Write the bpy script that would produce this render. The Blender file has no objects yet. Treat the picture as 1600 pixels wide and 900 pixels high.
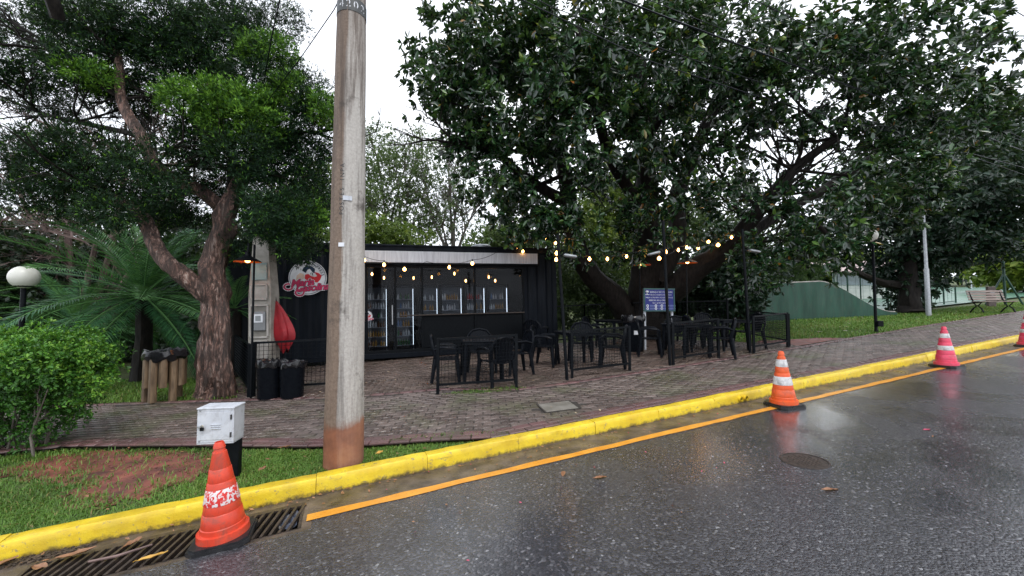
import bpy, bmesh, math, random
import numpy as np
from mathutils import Vector, Matrix
R = math.radians
random.seed(7)
rng = np.random.default_rng(11)
scn = bpy.context.scene
COL = scn.collection

# ------------------------------------------------------------------ camera
F, PITCH, CAMH = 620.0, math.atan(27 / 620.0), 1.6
cam = bpy.data.cameras.new('camera')
cam.sensor_width = 36.0
cam.lens = 36.0 * F / 1600.0
cam.clip_start, cam.clip_end = 0.05, 2000
camo = bpy.data.objects.new('camera', cam)
COL.objects.link(camo)
camo.location = (0, 0, CAMH)
camo.rotation_euler = (R(90) + PITCH, 0, 0)
scn.camera = camo

# ------------------------------------------------------------------ sky, sun, exposure
SUN_EL, SUN_AZ = R(58), R(150)
w = bpy.data.worlds.new('World')
scn.world = w
w.use_nodes = True
wt = w.node_tree
wt.nodes.clear()
wo = wt.nodes.new('ShaderNodeOutputWorld')
bg = wt.nodes.new('ShaderNodeBackground')
sky = wt.nodes.new('ShaderNodeTexSky')
sky.sky_type = 'NISHITA'
sky.sun_disc = False
sky.sun_elevation = SUN_EL
sky.sun_rotation = SUN_AZ
sky.air_density, sky.dust_density, sky.ozone_density = 1.0, 3.0, 1.0
tc = wt.nodes.new('ShaderNodeTexCoord')
nz = wt.nodes.new('ShaderNodeTexNoise')
nz.inputs['Scale'].default_value = 1.6
nz.inputs['Detail'].default_value = 4
cr = wt.nodes.new('ShaderNodeValToRGB')
cr.color_ramp.elements[0].position, cr.color_ramp.elements[0].color = 0.3, (12.2, 13.0, 14.6, 1)
cr.color_ramp.elements[1].position, cr.color_ramp.elements[1].color = 0.7, (14.0, 14.3, 14.8, 1)
mx = wt.nodes.new('ShaderNodeMix')
mx.data_type = 'RGBA'
mx.inputs[0].default_value = 0.88          # share of the cloud sheet in front of the blue
wt.links.new(tc.outputs['Generated'], nz.inputs['Vector'])
wt.links.new(nz.outputs['Fac'], cr.inputs['Fac'])
wt.links.new(sky.outputs['Color'], mx.inputs[6])
wt.links.new(cr.outputs['Color'], mx.inputs[7])
wt.links.new(mx.outputs[2], bg.inputs['Color'])
bg.inputs['Strength'].default_value = 0.10
wt.links.new(bg.outputs[0], wo.inputs['Surface'])
sl = bpy.data.lights.new('sun', 'SUN')
sl.energy, sl.angle, sl.color = 0.9, R(25), (1.0, 0.96, 0.9)
so = bpy.data.objects.new('sun', sl)
COL.objects.link(so)
sd = Vector((math.sin(SUN_AZ) * math.cos(SUN_EL), math.cos(SUN_AZ) * math.cos(SUN_EL), math.sin(SUN_EL)))
so.rotation_euler = sd.to_track_quat('Z', 'Y').to_euler()
so.location = (0, -5, 30)
scn.view_settings.view_transform = 'Standard'
scn.view_settings.look = 'None'
scn.view_settings.exposure = 0.42
scn.view_settings.gamma = 1.0
scn.cycles.max_bounces = 8
scn.cycles.transparent_max_bounces = 16
scn.cycles.volume_bounces = 1

# ------------------------------------------------------------------ the lie of the land
A_, S_ = 0.055, 0.035                       # road rises to the right; footway rises away from the kerb
K0 = (-3.569, 2.847)
T = Vector((0.91693, 0.39904, 0)); N = Vector((-0.39904, 0.91693, 0))
def dk(x, y): return (x - K0[0]) * N.x + (y - K0[1]) * N.y
def tk(x, y): return (x - K0[0]) * T.x + (y - K0[1]) * T.y
def road_z(x, y): return A_ * x
def gz(x, y):
    d = dk(x, y)
    return A_ * x if d < 0 else A_ * x + 0.14 + S_ * d
def td(t, d, h=0.0):
    x = K0[0] + T.x * t + N.x * d; y = K0[1] + T.y * t + N.y * d
    return Vector((x, y, gz(x, y) + h))
def tdr(t, d, h=0.0):
    x = K0[0] + T.x * t + N.x * d; y = K0[1] + T.y * t + N.y * d
    return Vector((x, y, road_z(x, y) + h))
def ray(px, py):
    u = (px - 800) / F; v = (450 - py) / F
    return Vector((u, math.cos(PITCH) - v * math.sin(PITCH), math.sin(PITCH) + v * math.cos(PITCH)))
def G(px, py):                              # the spot on the ground seen there
    d = ray(px, py)
    c = K0[0] * N.x + K0[1] * N.y
    den = A_ * d.x + S_ * (d.x * N.x + d.y * N.y) - d.z
    s = (CAMH - 0.14 + S_ * c) / den
    p = d * s
    if dk(p.x, p.y) < 0:
        s = CAMH / (A_ * d.x - d.z); p = d * s
    return Vector((p.x, p.y, gz(p.x, p.y)))
def pt(px, py, Y):                          # a point at distance Y ahead
    d = ray(px, py); s = Y / d.y
    return Vector((d.x * s, Y, CAMH + d.z * s))

# ------------------------------------------------------------------ mesh helpers
class MB:
    def __init__(s): s.v = []; s.f = []; s.m = []; s.cur = 0
    def add(s, vs, fs):
        o = len(s.v); s.v += [tuple(p) for p in vs]
        for f in fs: s.f.append(tuple(i + o for i in f)); s.m.append(s.cur)
    def box(s, c, size, rot=None, taper=1.0):
        x, y, z = size[0] / 2, size[1] / 2, size[2] / 2
        vs = [Vector((a * x * (taper if k > 0 else 1), b * y * (taper if k > 0 else 1), k * z)) for k in (-1, 1) for a, b in ((-1, -1), (1, -1), (1, 1), (-1, 1))]
        if rot is not None: vs = [rot @ v for v in vs]
        c = Vector(c)
        s.add([v + c for v in vs], [(3, 2, 1, 0), (4, 5, 6, 7), (0, 1, 5, 4), (1, 2, 6, 5), (2, 3, 7, 6), (3, 0, 4, 7)])
    def bbox(s, c, size, b=0.01, rot=None):   # box with chamfered edges
        x, y, z = size[0] / 2, size[1] / 2, size[2] / 2
        b = min(b, x * .9, y * .9, z * .9)
        bm = bmesh.new(); bmesh.ops.create_cube(bm, size=1)
        for v in bm.verts: v.co = Vector((v.co.x * 2 * x, v.co.y * 2 * y, v.co.z * 2 * z))
        bmesh.ops.bevel(bm, geom=bm.edges[:], offset=b, segments=1, affect='EDGES')
        bm.verts.index_update()
        vs = [(rot @ v.co if rot is not None else v.co) + Vector(c) for v in bm.verts]
        s.add(vs, [[v.index for v in f.verts] for f in bm.faces]); bm.free()
    def bar(s, a, b, w, d=None, up=(0, 0, 1)):
        a, b = Vector(a), Vector(b); d = d or w
        z = (b - a); L = z.length; z.normalize(); up = Vector(up)
        if abs(z.dot(up)) > .98: up = Vector((0, 1, 0))
        x = up.cross(z).normalized(); y = z.cross(x)
        s.box((a + b) / 2, (w, d, L), Matrix((x, y, z)).transposed())
    def tube(s, pts, r, n=8, cap=True, wob=0.0, flat=1.0):
        pts = [Vector(p) for p in pts]
        rs = r if isinstance(r, (list, tuple)) else [r] * len(pts)
        o = len(s.v); X = None
        for i, p in enumerate(pts):
            t = (pts[min(i + 1, len(pts) - 1)] - pts[max(i - 1, 0)]).normalized()
            if X is None:
                X = t.orthogonal().normalized()
            X = (X - t * X.dot(t))
            X = X.normalized() if X.length > 1e-6 else t.orthogonal().normalized()
            Y = t.cross(X)
            for k in range(n):
                a = 2 * math.pi * k / n
                q = rs[i] * (1 + (wob * math.sin(3 * a + i * .9) + wob * .6 * math.sin(5 * a - i * .5) if wob else 0))
                s.v.append(tuple(p + X * (math.cos(a) * q) + Y * (math.sin(a) * q * flat)))
        for i in range(len(pts) - 1):
            for k in range(n):
                s.f.append((o + i * n + k, o + i * n + (k + 1) % n, o + (i + 1) * n + (k + 1) % n, o + (i + 1) * n + k)); s.m.append(s.cur)
        if cap:
            s.f.append(tuple(o + k for k in reversed(range(n)))); s.m.append(s.cur)
            e = o + (len(pts) - 1) * n
            s.f.append(tuple(e + k for k in range(n))); s.m.append(s.cur)
    def lathe(s, prof, n=24, c=(0, 0, 0), cap=True):   # prof: (r, z) list
        o = len(s.v); c = Vector(c)
        for r, z in prof:
            for k in range(n):
                a = 2 * math.pi * k / n
                s.v.append((c.x + r * math.cos(a), c.y + r * math.sin(a), c.z + z))
        for i in range(len(prof) - 1):
            for k in range(n):
                s.f.append((o + i * n + k, o + i * n + (k + 1) % n, o + (i + 1) * n + (k + 1) % n, o + (i + 1) * n + k)); s.m.append(s.cur)
        if cap:
            s.f.append(tuple(o + k for k in reversed(range(n)))); s.m.append(s.cur)
            e = o + (len(prof) - 1) * n
            s.f.append(tuple(e + k for k in range(n))); s.m.append(s.cur)
    def ball(s, c, r, n=12, m=8, sz=1.0):
        prof = [(max(1e-4, r * math.sin(math.pi * i / m)), -r * sz * math.cos(math.pi * i / m)) for i in range(m + 1)]
        s.lathe(prof, n, c, cap=False)
    def prism(s, poly, z0, z1, M=None):       # poly in xy, extruded along z, then M
        n = len(poly)
        vs = [Vector((p[0], p[1], z0)) for p in poly] + [Vector((p[0], p[1], z1)) for p in poly]
        if M is not None: vs = [M @ v for v in vs]
        s.add(vs, [tuple(reversed(range(n))), tuple(range(n, 2 * n))] + [(i, (i + 1) % n, n + (i + 1) % n, n + i) for i in range(n)])
    def mesh(s, name, mats, smooth=False):
        me = bpy.data.meshes.new(name)
        me.from_pydata(s.v, [], s.f)
        for m in (mats if isinstance(mats, (list, tuple)) else [mats]): me.materials.append(m)
        if max(s.m, default=0) > 0: me.polygons.foreach_set('material_index', s.m)
        if smooth: me.polygons.foreach_set('use_smooth', [True] * len(me.polygons))
        me.update()
        return me
def obj(name, mb, mats, parent=None, smooth=False, loc=None, rotz=None, **props):
    me = mb.mesh(name, mats, smooth) if isinstance(mb, MB) else mb
    o = bpy.data.objects.new(name, me); COL.objects.link(o)
    if parent is not None: o.parent = parent
    if loc is not None: o.location = loc
    if rotz is not None: o.rotation_euler = (0, 0, rotz)
    for k, v in props.items(): o[k] = v
    if smooth and isinstance(mb, MB):
        try: me.set_sharp_from_angle(angle=R(40))
        except Exception: pass
    return o
def thing(name, label, cat, loc=(0, 0, 0), rotz=0.0, group=None, rot=None):
    o = bpy.data.objects.new(name, None); COL.objects.link(o)
    o.empty_display_size = .1
    o.location = loc; o.rotation_euler = rot if rot else (0, 0, rotz)
    o['label'] = label; o['category'] = cat
    if group: o['group'] = group
    return o
def tag(o, label, cat, group=None):
    o['label'] = label; o['category'] = cat
    if group: o['group'] = group
    return o
def dup(root, loc, rotz, label=None, group=None):
    r = root.copy(); COL.objects.link(r); r.location = loc; r.rotation_euler = (0, 0, rotz)
    if label: r['label'] = label
    if group: r['group'] = group
    for ch in list(root.children):
        c = ch.copy(); COL.objects.link(c); c.parent = r
        for g in list(ch.children):
            d = g.copy(); COL.objects.link(d); d.parent = c
    return r
def struct(name, mb, mats, smooth=False, **kw):
    return obj(name, mb, mats, smooth=smooth, kind='structure', **kw)

# ------------------------------------------------------------------ materials
def nodes(name):
    m = bpy.data.materials.new(name); m.use_nodes = True
    nt = m.node_tree; return m, nt, nt.nodes['Principled BSDF']
def N_(nt, typ, **kw):
    n = nt.nodes.new(typ)
    for k, v in kw.items():
        if k in n.inputs: n.inputs[k].default_value = v
        else: setattr(n, k, v)
    return n
def ramp(nt, fac, stops):
    r = nt.nodes.new('ShaderNodeValToRGB')
    e = r.color_ramp.elements
    while len(e) < len(stops): e.new(.5)
    for i, (p, c) in enumerate(stops):
        e[i].position = p; e[i].color = (*c, 1) if len(c) == 3 else c
    nt.links.new(fac, r.inputs['Fac']); return r.outputs['Color']
def coords(nt, scale=(1, 1, 1), kind='Object'):
    t = nt.nodes.new('ShaderNodeTexCoord'); mp = nt.nodes.new('ShaderNodeMapping')
    mp.inputs['Scale'].default_value = scale
    nt.links.new(t.outputs[kind], mp.inputs['Vector']); return mp.outputs['Vector']
def noise(nt, vec, scale, detail=4, rough=.55, dist=0.0):
    n = nt.nodes.new('ShaderNodeTexNoise')
    n.inputs['Scale'].default_value = scale; n.inputs['Detail'].default_value = detail
    n.inputs['Roughness'].default_value = rough; n.inputs['Distortion'].default_value = dist
    nt.links.new(vec, n.inputs['Vector']); return n.outputs['Fac']
def bump(nt, b, h, strength=.3, dist=.01, prev=None):
    n = nt.nodes.new('ShaderNodeBump'); n.inputs['Strength'].default_value = strength; n.inputs['Distance'].default_value = dist
    nt.links.new(h, n.inputs['Height'])
    if prev is not None: nt.links.new(prev, n.inputs['Normal'])
    nt.links.new(n.outputs['Normal'], b.inputs['Normal']); return n.outputs['Normal']
def mixc(nt, fac, a, b, mode='MIX'):
    m = nt.nodes.new('ShaderNodeMix'); m.data_type = 'RGBA'; m.blend_type = mode
    for s, i in ((fac, 0), (a, 6), (b, 7)):
        if isinstance(s, (int, float)): m.inputs[i].default_value = s
        elif isinstance(s, tuple): m.inputs[i].default_value = (*s, 1) if len(s) == 3 else s
        else: nt.links.new(s, m.inputs[i])
    return m.outputs[2]
def math_(nt, op, a, b=None):
    m = nt.nodes.new('ShaderNodeMath'); m.operation = op
    for s, i in ((a, 0), (b, 1)):
        if s is None: continue
        if isinstance(s, (int, float)): m.inputs[i].default_value = s
        else: nt.links.new(s, m.inputs[i])
    return m.outputs[0]
def simple(name, c1, c2=None, scale=12, rough=.5, bmp=0.15, metal=0.0, bscale=None, rvar=.12, stretch=(1, 1, 1), spec=.5, grime=0.0):
    m, nt, b = nodes(name)
    v = coords(nt, stretch)
    c2 = c2 or tuple(x * .72 for x in c1)
    f = noise(nt, v, scale, 6)
    c = ramp(nt, f, [(.32, c2), (.68, c1)])
    if grime:
        c = mixc(nt, ramp(nt, noise(nt, v, 9, 8, .72, .6), [(.50, (0, 0, 0)), (.68, (grime,) * 3)]), c, (.10, .075, .055))
        c = mixc(nt, ramp(nt, noise(nt, coords(nt, (14, 14, 2)), 3, 6, .7), [(.56, (0, 0, 0)), (.72, (grime * .7,) * 3)]), c, (.06, .045, .035))
    nt.links.new(c, b.inputs['Base Color'])
    rr = ramp(nt, noise(nt, v, scale * .6, 3), [(.3, (max(0.03, rough - rvar),) * 3), (.7, (min(1, rough + rvar),) * 3)])
    nt.links.new(rr, b.inputs['Roughness'])
    b.inputs['Metallic'].default_value = metal; b.inputs['Specular IOR Level'].default_value = spec
    if bmp: bump(nt, b, noise(nt, v, bscale or scale * 4, 4), bmp, .006)
    return m
def emit(name, c, s):
    m, nt, b = nodes(name)
    b.inputs['Base Color'].default_value = (*c, 1)
    b.inputs['Emission Color'].default_value = (*c, 1); b.inputs['Emission Strength'].default_value = s
    return m
def leafmat(name, stops, rough=.38, trans=.25, spec=.5):
    m, nt, b = nodes(name)
    at = nt.nodes.new('ShaderNodeAttribute'); at.attribute_name = 'tint'
    oi = nt.nodes.new('ShaderNodeObjectInfo')
    f = at.outputs['Fac']
    col = ramp(nt, f, stops)
    nt.links.new(col, b.inputs['Base Color'])
    b.inputs['Roughness'].default_value = rough
    b.inputs['Specular IOR Level'].default_value = spec
    tr = nt.nodes.new('ShaderNodeBsdfTranslucent')
    nt.links.new(mixc(nt, .5, col, (.10, .16, .02)), tr.inputs['Color'])
    mxs = nt.nodes.new('ShaderNodeMixShader'); mxs.inputs[0].default_value = trans
    nt.links.new(b.outputs[0], mxs.inputs[1]); nt.links.new(tr.outputs[0], mxs.inputs[2])
    nt.links.new(mxs.outputs[0], nt.nodes['Material Output'].inputs['Surface'])
    return m

M = {}
def asphalt():
    m, nt, b = nodes('wet_asphalt'); v = coords(nt)
    vo = N_(nt, 'ShaderNodeTexVoronoi', Scale=62.0); nt.links.new(v, vo.inputs['Vector'])
    vo2 = N_(nt, 'ShaderNodeTexVoronoi', Scale=140.0); nt.links.new(v, vo2.inputs['Vector'])
    big = noise(nt, v, .55, 4, .6, .4); mid = noise(nt, v, 3.0, 5, .6)
    stone = ramp(nt, vo.outputs['Color'], [(.0, (.016, .016, .020)), (.5, (.042, .042, .050)), (.80, (.075, .075, .084)), (.9, (.15, .15, .16)), (1, (.36, .36, .37))])  # aggregate tones; the palest specks also paint in wet glints
    red = ramp(nt, noise(nt, v, .9, 4, .6), [(.6, (1, 1, 1)), (.8, (1.08, .9, .84))])
    c = mixc(nt, 1.0, stone, red, 'MULTIPLY')
    c = mixc(nt, math_(nt, 'MULTIPLY', mid, .3), c, (.018, .018, .022))
    nt.links.new(c, b.inputs['Base Color'])
    crk = N_(nt, 'ShaderNodeTexVoronoi', Scale=.55, feature='DISTANCE_TO_EDGE')
    vm = nt.nodes.new('ShaderNodeVectorMath'); vm.operation = 'ADD'
    nzc = nt.nodes.new('ShaderNodeTexNoise'); nzc.inputs['Scale'].default_value = 2.2; nzc.inputs['Detail'].default_value = 6
    nt.links.new(v, nzc.inputs['Vector']); nt.links.new(v, vm.inputs[0]); nt.links.new(nzc.outputs['Color'], vm.inputs[1]); nt.links.new(vm.outputs[0], crk.inputs['Vector'])
    cm = math_(nt, 'MULTIPLY', ramp(nt, crk.outputs['Distance'], [(.0, (1, 1, 1)), (.006, (0, 0, 0))]), ramp(nt, noise(nt, v, .4, 3), [(.5, (0, 0, 0)), (.6, (.7, .7, .7))]))
    c = mixc(nt, cm, c, (.006, .006, .007)); nt.links.new(c, b.inputs['Base Color'])
    wet = ramp(nt, big, [(.42, (0, 0, 0)), (.56, (1, 1, 1))])
    rr = mixc(nt, wet, (.30,) * 3, (.13,) * 3)
    nt.links.new(rr, b.inputs['Roughness'])
    h = math_(nt, 'ADD', math_(nt, 'MULTIPLY', vo.outputs['Distance'], -1.0), math_(nt, 'MULTIPLY', vo2.outputs['Distance'], -.4))
    n1 = N_(nt, 'ShaderNodeBump'); n1.inputs['Distance'].default_value = .009
    st = mixc(nt, wet, (.85,) * 3, (.28,) * 3); nt.links.new(st, n1.inputs['Strength'])
    nt.links.new(h, n1.inputs['Height']); nt.links.new(n1.outputs[0], b.inputs['Normal'])
    b.inputs['Specular IOR Level'].default_value = .6
    nt.links.new(mixc(nt, wet, (.4,) * 3, (1.0,) * 3), b.inputs['Coat Weight'])
    nt.links.new(mixc(nt, wet, (.22,) * 3, (.085,) * 3), b.inputs['Coat Roughness'])
    n2 = N_(nt, 'ShaderNodeBump'); n2.inputs['Distance'].default_value = .004; n2.inputs['Strength'].default_value = .14
    nt.links.new(h, n2.inputs['Height']); nt.links.new(n2.outputs[0], b.inputs['Coat Normal'])
    return m
M['asphalt'] = asphalt()
def paver_mat(name, base, dark, moss, rough=.32):
    m, nt, b = nodes(name)
    g = nt.nodes.new('ShaderNodeNewGeometry'); v = g.outputs['Position']
    at = nt.nodes.new('ShaderNodeAttribute'); at.attribute_name = 'tint'
    oi = nt.nodes.new('ShaderNodeObjectInfo')
    f = math_(nt, 'ADD', at.outputs['Fac'], oi.outputs['Random']); f = math_(nt, 'FRACT', f)
    c = ramp(nt, f, [(0, dark), (1, base)])
    c = mixc(nt, ramp(nt, noise(nt, v, 1.1, 5, .62), [(.5, (0, 0, 0)), (.68, (.8, .8, .8))]), c, moss)
    c = mixc(nt, ramp(nt, noise(nt, v, 2.3, 6, .7), [(.5, (0, 0, 0)), (.75, (.65, .65, .65))]), c, tuple(x * .4 for x in dark))
    c = mixc(nt, math_(nt, 'MULTIPLY', noise(nt, v, 60, 3), .5), c, tuple(x * .55 for x in dark))
    nt.links.new(c, b.inputs['Base Color'])
    nt.links.new(ramp(nt, noise(nt, v, 1.7, 4), [(.35, (rough - .15,) * 3), (.65, (rough + .14,) * 3)]), b.inputs['Roughness'])
    bump(nt, b, noise(nt, v, 90, 4), .35, .004)
    return m
M['paver'] = paver_mat('grey_paver', (.205, .16, .142), (.088, .066, .058), (.085, .10, .04))
M['paver_red'] = paver_mat('red_paver', (.19, .098, .095), (.12, .072, .07), (.09, .095, .05))
M['paver_brown'] = paver_mat('brown_paver', (.20, .145, .12), (.085, .06, .05), (.06, .055, .035))
M['joint'] = simple('joint_sand', (.05, .042, .034), (.022, .018, .015), 30, .8, .4)
def yellow():
    m, nt, b = nodes('yellow_kerb_paint')
    g = nt.nodes.new('ShaderNodeNewGeometry'); v = g.outputs['Position']
    c = ramp(nt, noise(nt, v, 5, 6, .65), [(.3, (.66, .44, .015)), (.65, (.82, .62, .03))])
    chip = ramp(nt, noise(nt, v, 19, 9, .75), [(.585, (0, 0, 0)), (.62, (1, 1, 1))])
    c = mixc(nt, math_(nt, 'MULTIPLY', chip, .85), c, (.27, .22, .12))
    scuff = ramp(nt, noise(nt, coords(nt, (1, 1, 6)), 3.5, 7, .72), [(.60, (0, 0, 0)), (.72, (.7, .7, .7))])
    c = mixc(nt, scuff, c, (.16, .13, .08))
    dirt = ramp(nt, noise(nt, v, 2.2, 7, .7), [(.46, (0, 0, 0)), (.72, (.7, .7, .7))])
    c = mixc(nt, dirt, c, (.40, .27, .03))
    sp = nt.nodes.new('ShaderNodeSeparateXYZ'); nt.links.new(v, sp.inputs[0])
    hgt = math_(nt, 'SUBTRACT', sp.outputs['Z'], math_(nt, 'MULTIPLY', sp.outputs['X'], A_))
    spl = math_(nt, 'ADD', math_(nt, 'MULTIPLY', hgt, -6.0), noise(nt, v, 9, 8, .75))
    c = mixc(nt, ramp(nt, spl, [(.30, (0, 0, 0)), (.52, (.9, .9, .9))]), c, (.055, .04, .028))
    nt.links.new(c, b.inputs['Base Color']); b.inputs['Roughness'].default_value = .42
    bump(nt, b, noise(nt, v, 45, 6, .7), .5, .006)
    return m
M['yellow'] = yellow()
def orange_line():
    m, nt, b = nodes('orange_road_paint')
    v = coords(nt)
    c = ramp(nt, noise(nt, v, 6, 6, .65), [(.3, (.62, .24, .02)), (.7, (.78, .36, .045))])
    chip = ramp(nt, noise(nt, v, 38, 8, .75), [(.60, (0, 0, 0)), (.68, (1, 1, 1))])
    c = mixc(nt, math_(nt, 'MULTIPLY', chip, .8), c, (.08, .06, .05))
    nt.links.new(c, b.inputs['Base Color']); b.inputs['Roughness'].default_value = .35
    bump(nt, b, noise(nt, v, 80, 4), .4, .004)
    return m
M['orange_line'] = orange_line()
M['gutter'] = simple('gutter_concrete', (.15, .115, .088), (.035, .028, .024), 5, .36, .9, bscale=38, rvar=.2, grime=.7)
M['pit'] = simple('drain_pit', (.03, .027, .024), (.012, .011, .01), 9, .6, .4)
M['iron'] = simple('rusty_iron', (.10, .075, .06), (.035, .03, .028), 30, .42, .4, metal=.4)
M['soil'] = simple('red_soil', (.26, .085, .06), (.085, .034, .028), 5, .55, .9, bscale=45)
M['turf'] = simple('turf_ground', (.09, .13, .03), (.05, .05, .022), 7, .9, .8, bscale=60)
M['concrete'] = simple('pale_concrete', (.42, .40, .37), (.26, .24, .215), 5, .7, .3, bscale=60)
M['concrete_dark'] = simple('damp_concrete', (.22, .205, .18), (.12, .11, .09), 5, .55, .3, bscale=60)
M['black_metal'] = simple('black_metal', (.007, .009, .011), (.004, .005, .007), 20, .42, .12, spec=.09)
M['black_plastic'] = simple('black_plastic', (.007, .009, .012), (.004, .005, .008), 25, .32, .08, spec=.09)
M['navy_steel'] = simple('dark_navy_steel', (.008, .011, .017), (.004, .006, .009), 3, .45, .12, stretch=(3, 3, .6), spec=.10)
M['bag'] = simple('black_bag', (.012, .012, .014), (.008, .008, .01), 9, .16, .5, bscale=18)
M['white_paint'] = simple('white_paint', (.60, .63, .68), (.50, .53, .58), 5, .4, .08, grime=.3)
M['fascia'] = simple('white_fascia', (.70, .72, .76), (.50, .51, .55), 4, .45, .1, stretch=(6, 1, .6))
M['steel'] = simple('galvanised_steel', (.42, .44, .46), (.28, .30, .32), 14, .38, .1, metal=.35)
def peeling(name):
    m, nt, b = nodes(name); v = coords(nt, (2.4, 2.4, .55))
    f = noise(nt, v, 9, 8, .72, .8); f2 = noise(nt, v, 4, 5, .6, .5)
    c = ramp(nt, f, [(.34, (.012, .009, .008)), (.48, (.085, .048, .036)), (.56, (.24, .13, .10)), (.64, (.46, .37, .32)), (.74, (.17, .08, .055))])
    c = mixc(nt, ramp(nt, f2, [(.42, (0, 0, 0)), (.6, (.75, .75, .75))]), c, (.028, .02, .017))
    nt.links.new(c, b.inputs['Base Color']); b.inputs['Roughness'].default_value = .62
    bump(nt, b, f, 1.0, .05); return m
M['bark'] = peeling('peeling_bark')
M['bark_dark'] = simple('dark_wet_bark', (.022, .018, .015), (.005, .004, .004), 9, .7, 1.0, bscale=22, stretch=(2, 2, .6), spec=.2)
M['bark_grey'] = simple('grey_bark', (.16, .14, .12), (.07, .06, .05), 6, .7, .6, bscale=20, stretch=(2, 2, .6))
M['twig'] = simple('pinkish_twig', (.21, .14, .125), (.10, .065, .06), 8, .7, .2)
M['log'] = simple('log_wood', (.25, .17, .10), (.10, .065, .038), 8, .6, .6, stretch=(3, 3, .5))
M['wood_slat'] = simple('weathered_slat', (.34, .27, .24), (.20, .15, .13), 8, .5, .4, stretch=(.5, 4, 4))
M['red_cloth'] = simple('red_fabric', (.34, .006, .014), (.20, .004, .009), 6, .6, .3)
M['dirt'] = simple('dirt_litter', (.09, .062, .042), (.035, .026, .02), 18, .7, .9, bscale=50)
M['globe'] = simple('milky_globe', (.72, .72, .67), (.62, .62, .56), 3, .3, .03)
M['court'] = simple('green_court', (.10, .22, .15), (.075, .17, .115), 2, .35, .05)
M['court_line'] = simple('court_line', (.7, .72, .7), None, 4, .5, .05)
M['green_wall'] = simple('green_wall_paint', (.015, .082, .052), (.008, .048, .032), 2.6, .5, .12, stretch=(2, 2, .35), grime=.25)
M['pink_roof'] = simple('pink_roof', (.5, .38, .36), None, 4, .6, .1)
M['bore_shade'] = simple('painted_bore_shade', (.01, .01, .01), None, 4, .8, 0)  # near-black that paints the shade inside the kerb pipes
M['leaf_dry'] = simple('dry_leaf', (.34, .17, .08), (.17, .075, .035), 14, .5, .4)
M['leaf_yellow'] = simple('yellow_leaf', (.62, .40, .07), (.45, .22, .04), 14, .45, .3)
M['petal'] = simple('pink_petal', (.55, .05, .12), None, 9, .5, .1)
M['blue_sign'] = simple('blue_sign_face', (.006, .014, .20), (.005, .012, .15), 3, .35, .03)
M['pad'] = simple('brass', (.35, .3, .2), None, 9, .35, .05, metal=.6)
M['orange_cone'] = simple('orange_plastic', (.80, .115, .02), (.62, .075, .015), 7, .42, .1, grime=.45)
M['red_cone'] = simple('red_orange_plastic', (.70, .060, .022), (.52, .04, .016), 7, .42, .15, grime=.55)
M['pink_cone'] = simple('faded_pink_plastic', (.80, .075, .15), (.66, .05, .10), 7, .42, .1, grime=.45)
M['band_white'] = simple('white_reflective_band', (.78, .78, .78), (.55, .55, .56), 22, .4, .06, grime=.5)
M['rubber'] = simple('black_rubber', (.018, .019, .021), (.010, .010, .012), 20, .36, .25)
M['bulb'] = emit('warm_bulb', (1.0, .48, .13), 13.0)
M['strip'] = emit('fridge_light', (.86, .95, 1.0), 2.4)
M['dish_orange'] = simple('orange_enamel', (.75, .18, .03), None, 6, .4, .05)
M['magenta'] = simple('magenta_print', (.60, .015, .10), None, 5, .4, 0)
M['sign_white'] = simple('sign_white', (.76, .78, .82), None, 5, .35, 0)
M['sign_navy'] = simple('sign_navy', (.015, .035, .075), None, 5, .4, 0)
M['sign_red'] = simple('sign_red', (.62, .02, .03), None, 5, .4, 0)
M['skin_print'] = simple('cream_print', (.70, .52, .42), None, 5, .4, 0)
M['text_white'] = simple('white_print', (.78, .8, .84), None, 5, .4, 0)
M['text_dark'] = simple('dark_print', (.03, .03, .03), None, 5, .5, 0)
def glass():
    m, nt, b = nodes('dark_window_glass')
    tr = nt.nodes.new('ShaderNodeBsdfTransparent'); tr.inputs[0].default_value = (.72, .75, .8, 1)
    gl = nt.nodes.new('ShaderNodeBsdfGlossy'); gl.inputs['Roughness'].default_value = .02
    fr = nt.nodes.new('ShaderNodeFresnel'); fr.inputs['IOR'].default_value = 1.22
    mxs = nt.nodes.new('ShaderNodeMixShader')
    nt.links.new(fr.outputs[0], mxs.inputs[0]); nt.links.new(tr.outputs[0], mxs.inputs[1]); nt.links.new(gl.outputs[0], mxs.inputs[2])
    nt.links.new(mxs.outputs[0], nt.nodes['Material Output'].inputs['Surface']); return m
M['glass'] = glass()
M['inside'] = simple('dark_interior', (.012, .014, .018), None, 5, .6, 0)
for nm, c in dict(green=(.02, .11, .03), brown=(.12, .045, .015), red=(.35, .02, .02), amber=(.4, .22, .05), pale=(.5, .52, .5), blue=(.12, .2, .34), white=(.6, .6, .58)).items():
    M['bottle_' + nm] = simple('bottle_' + nm, c, None, 8, .25, 0)
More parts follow.
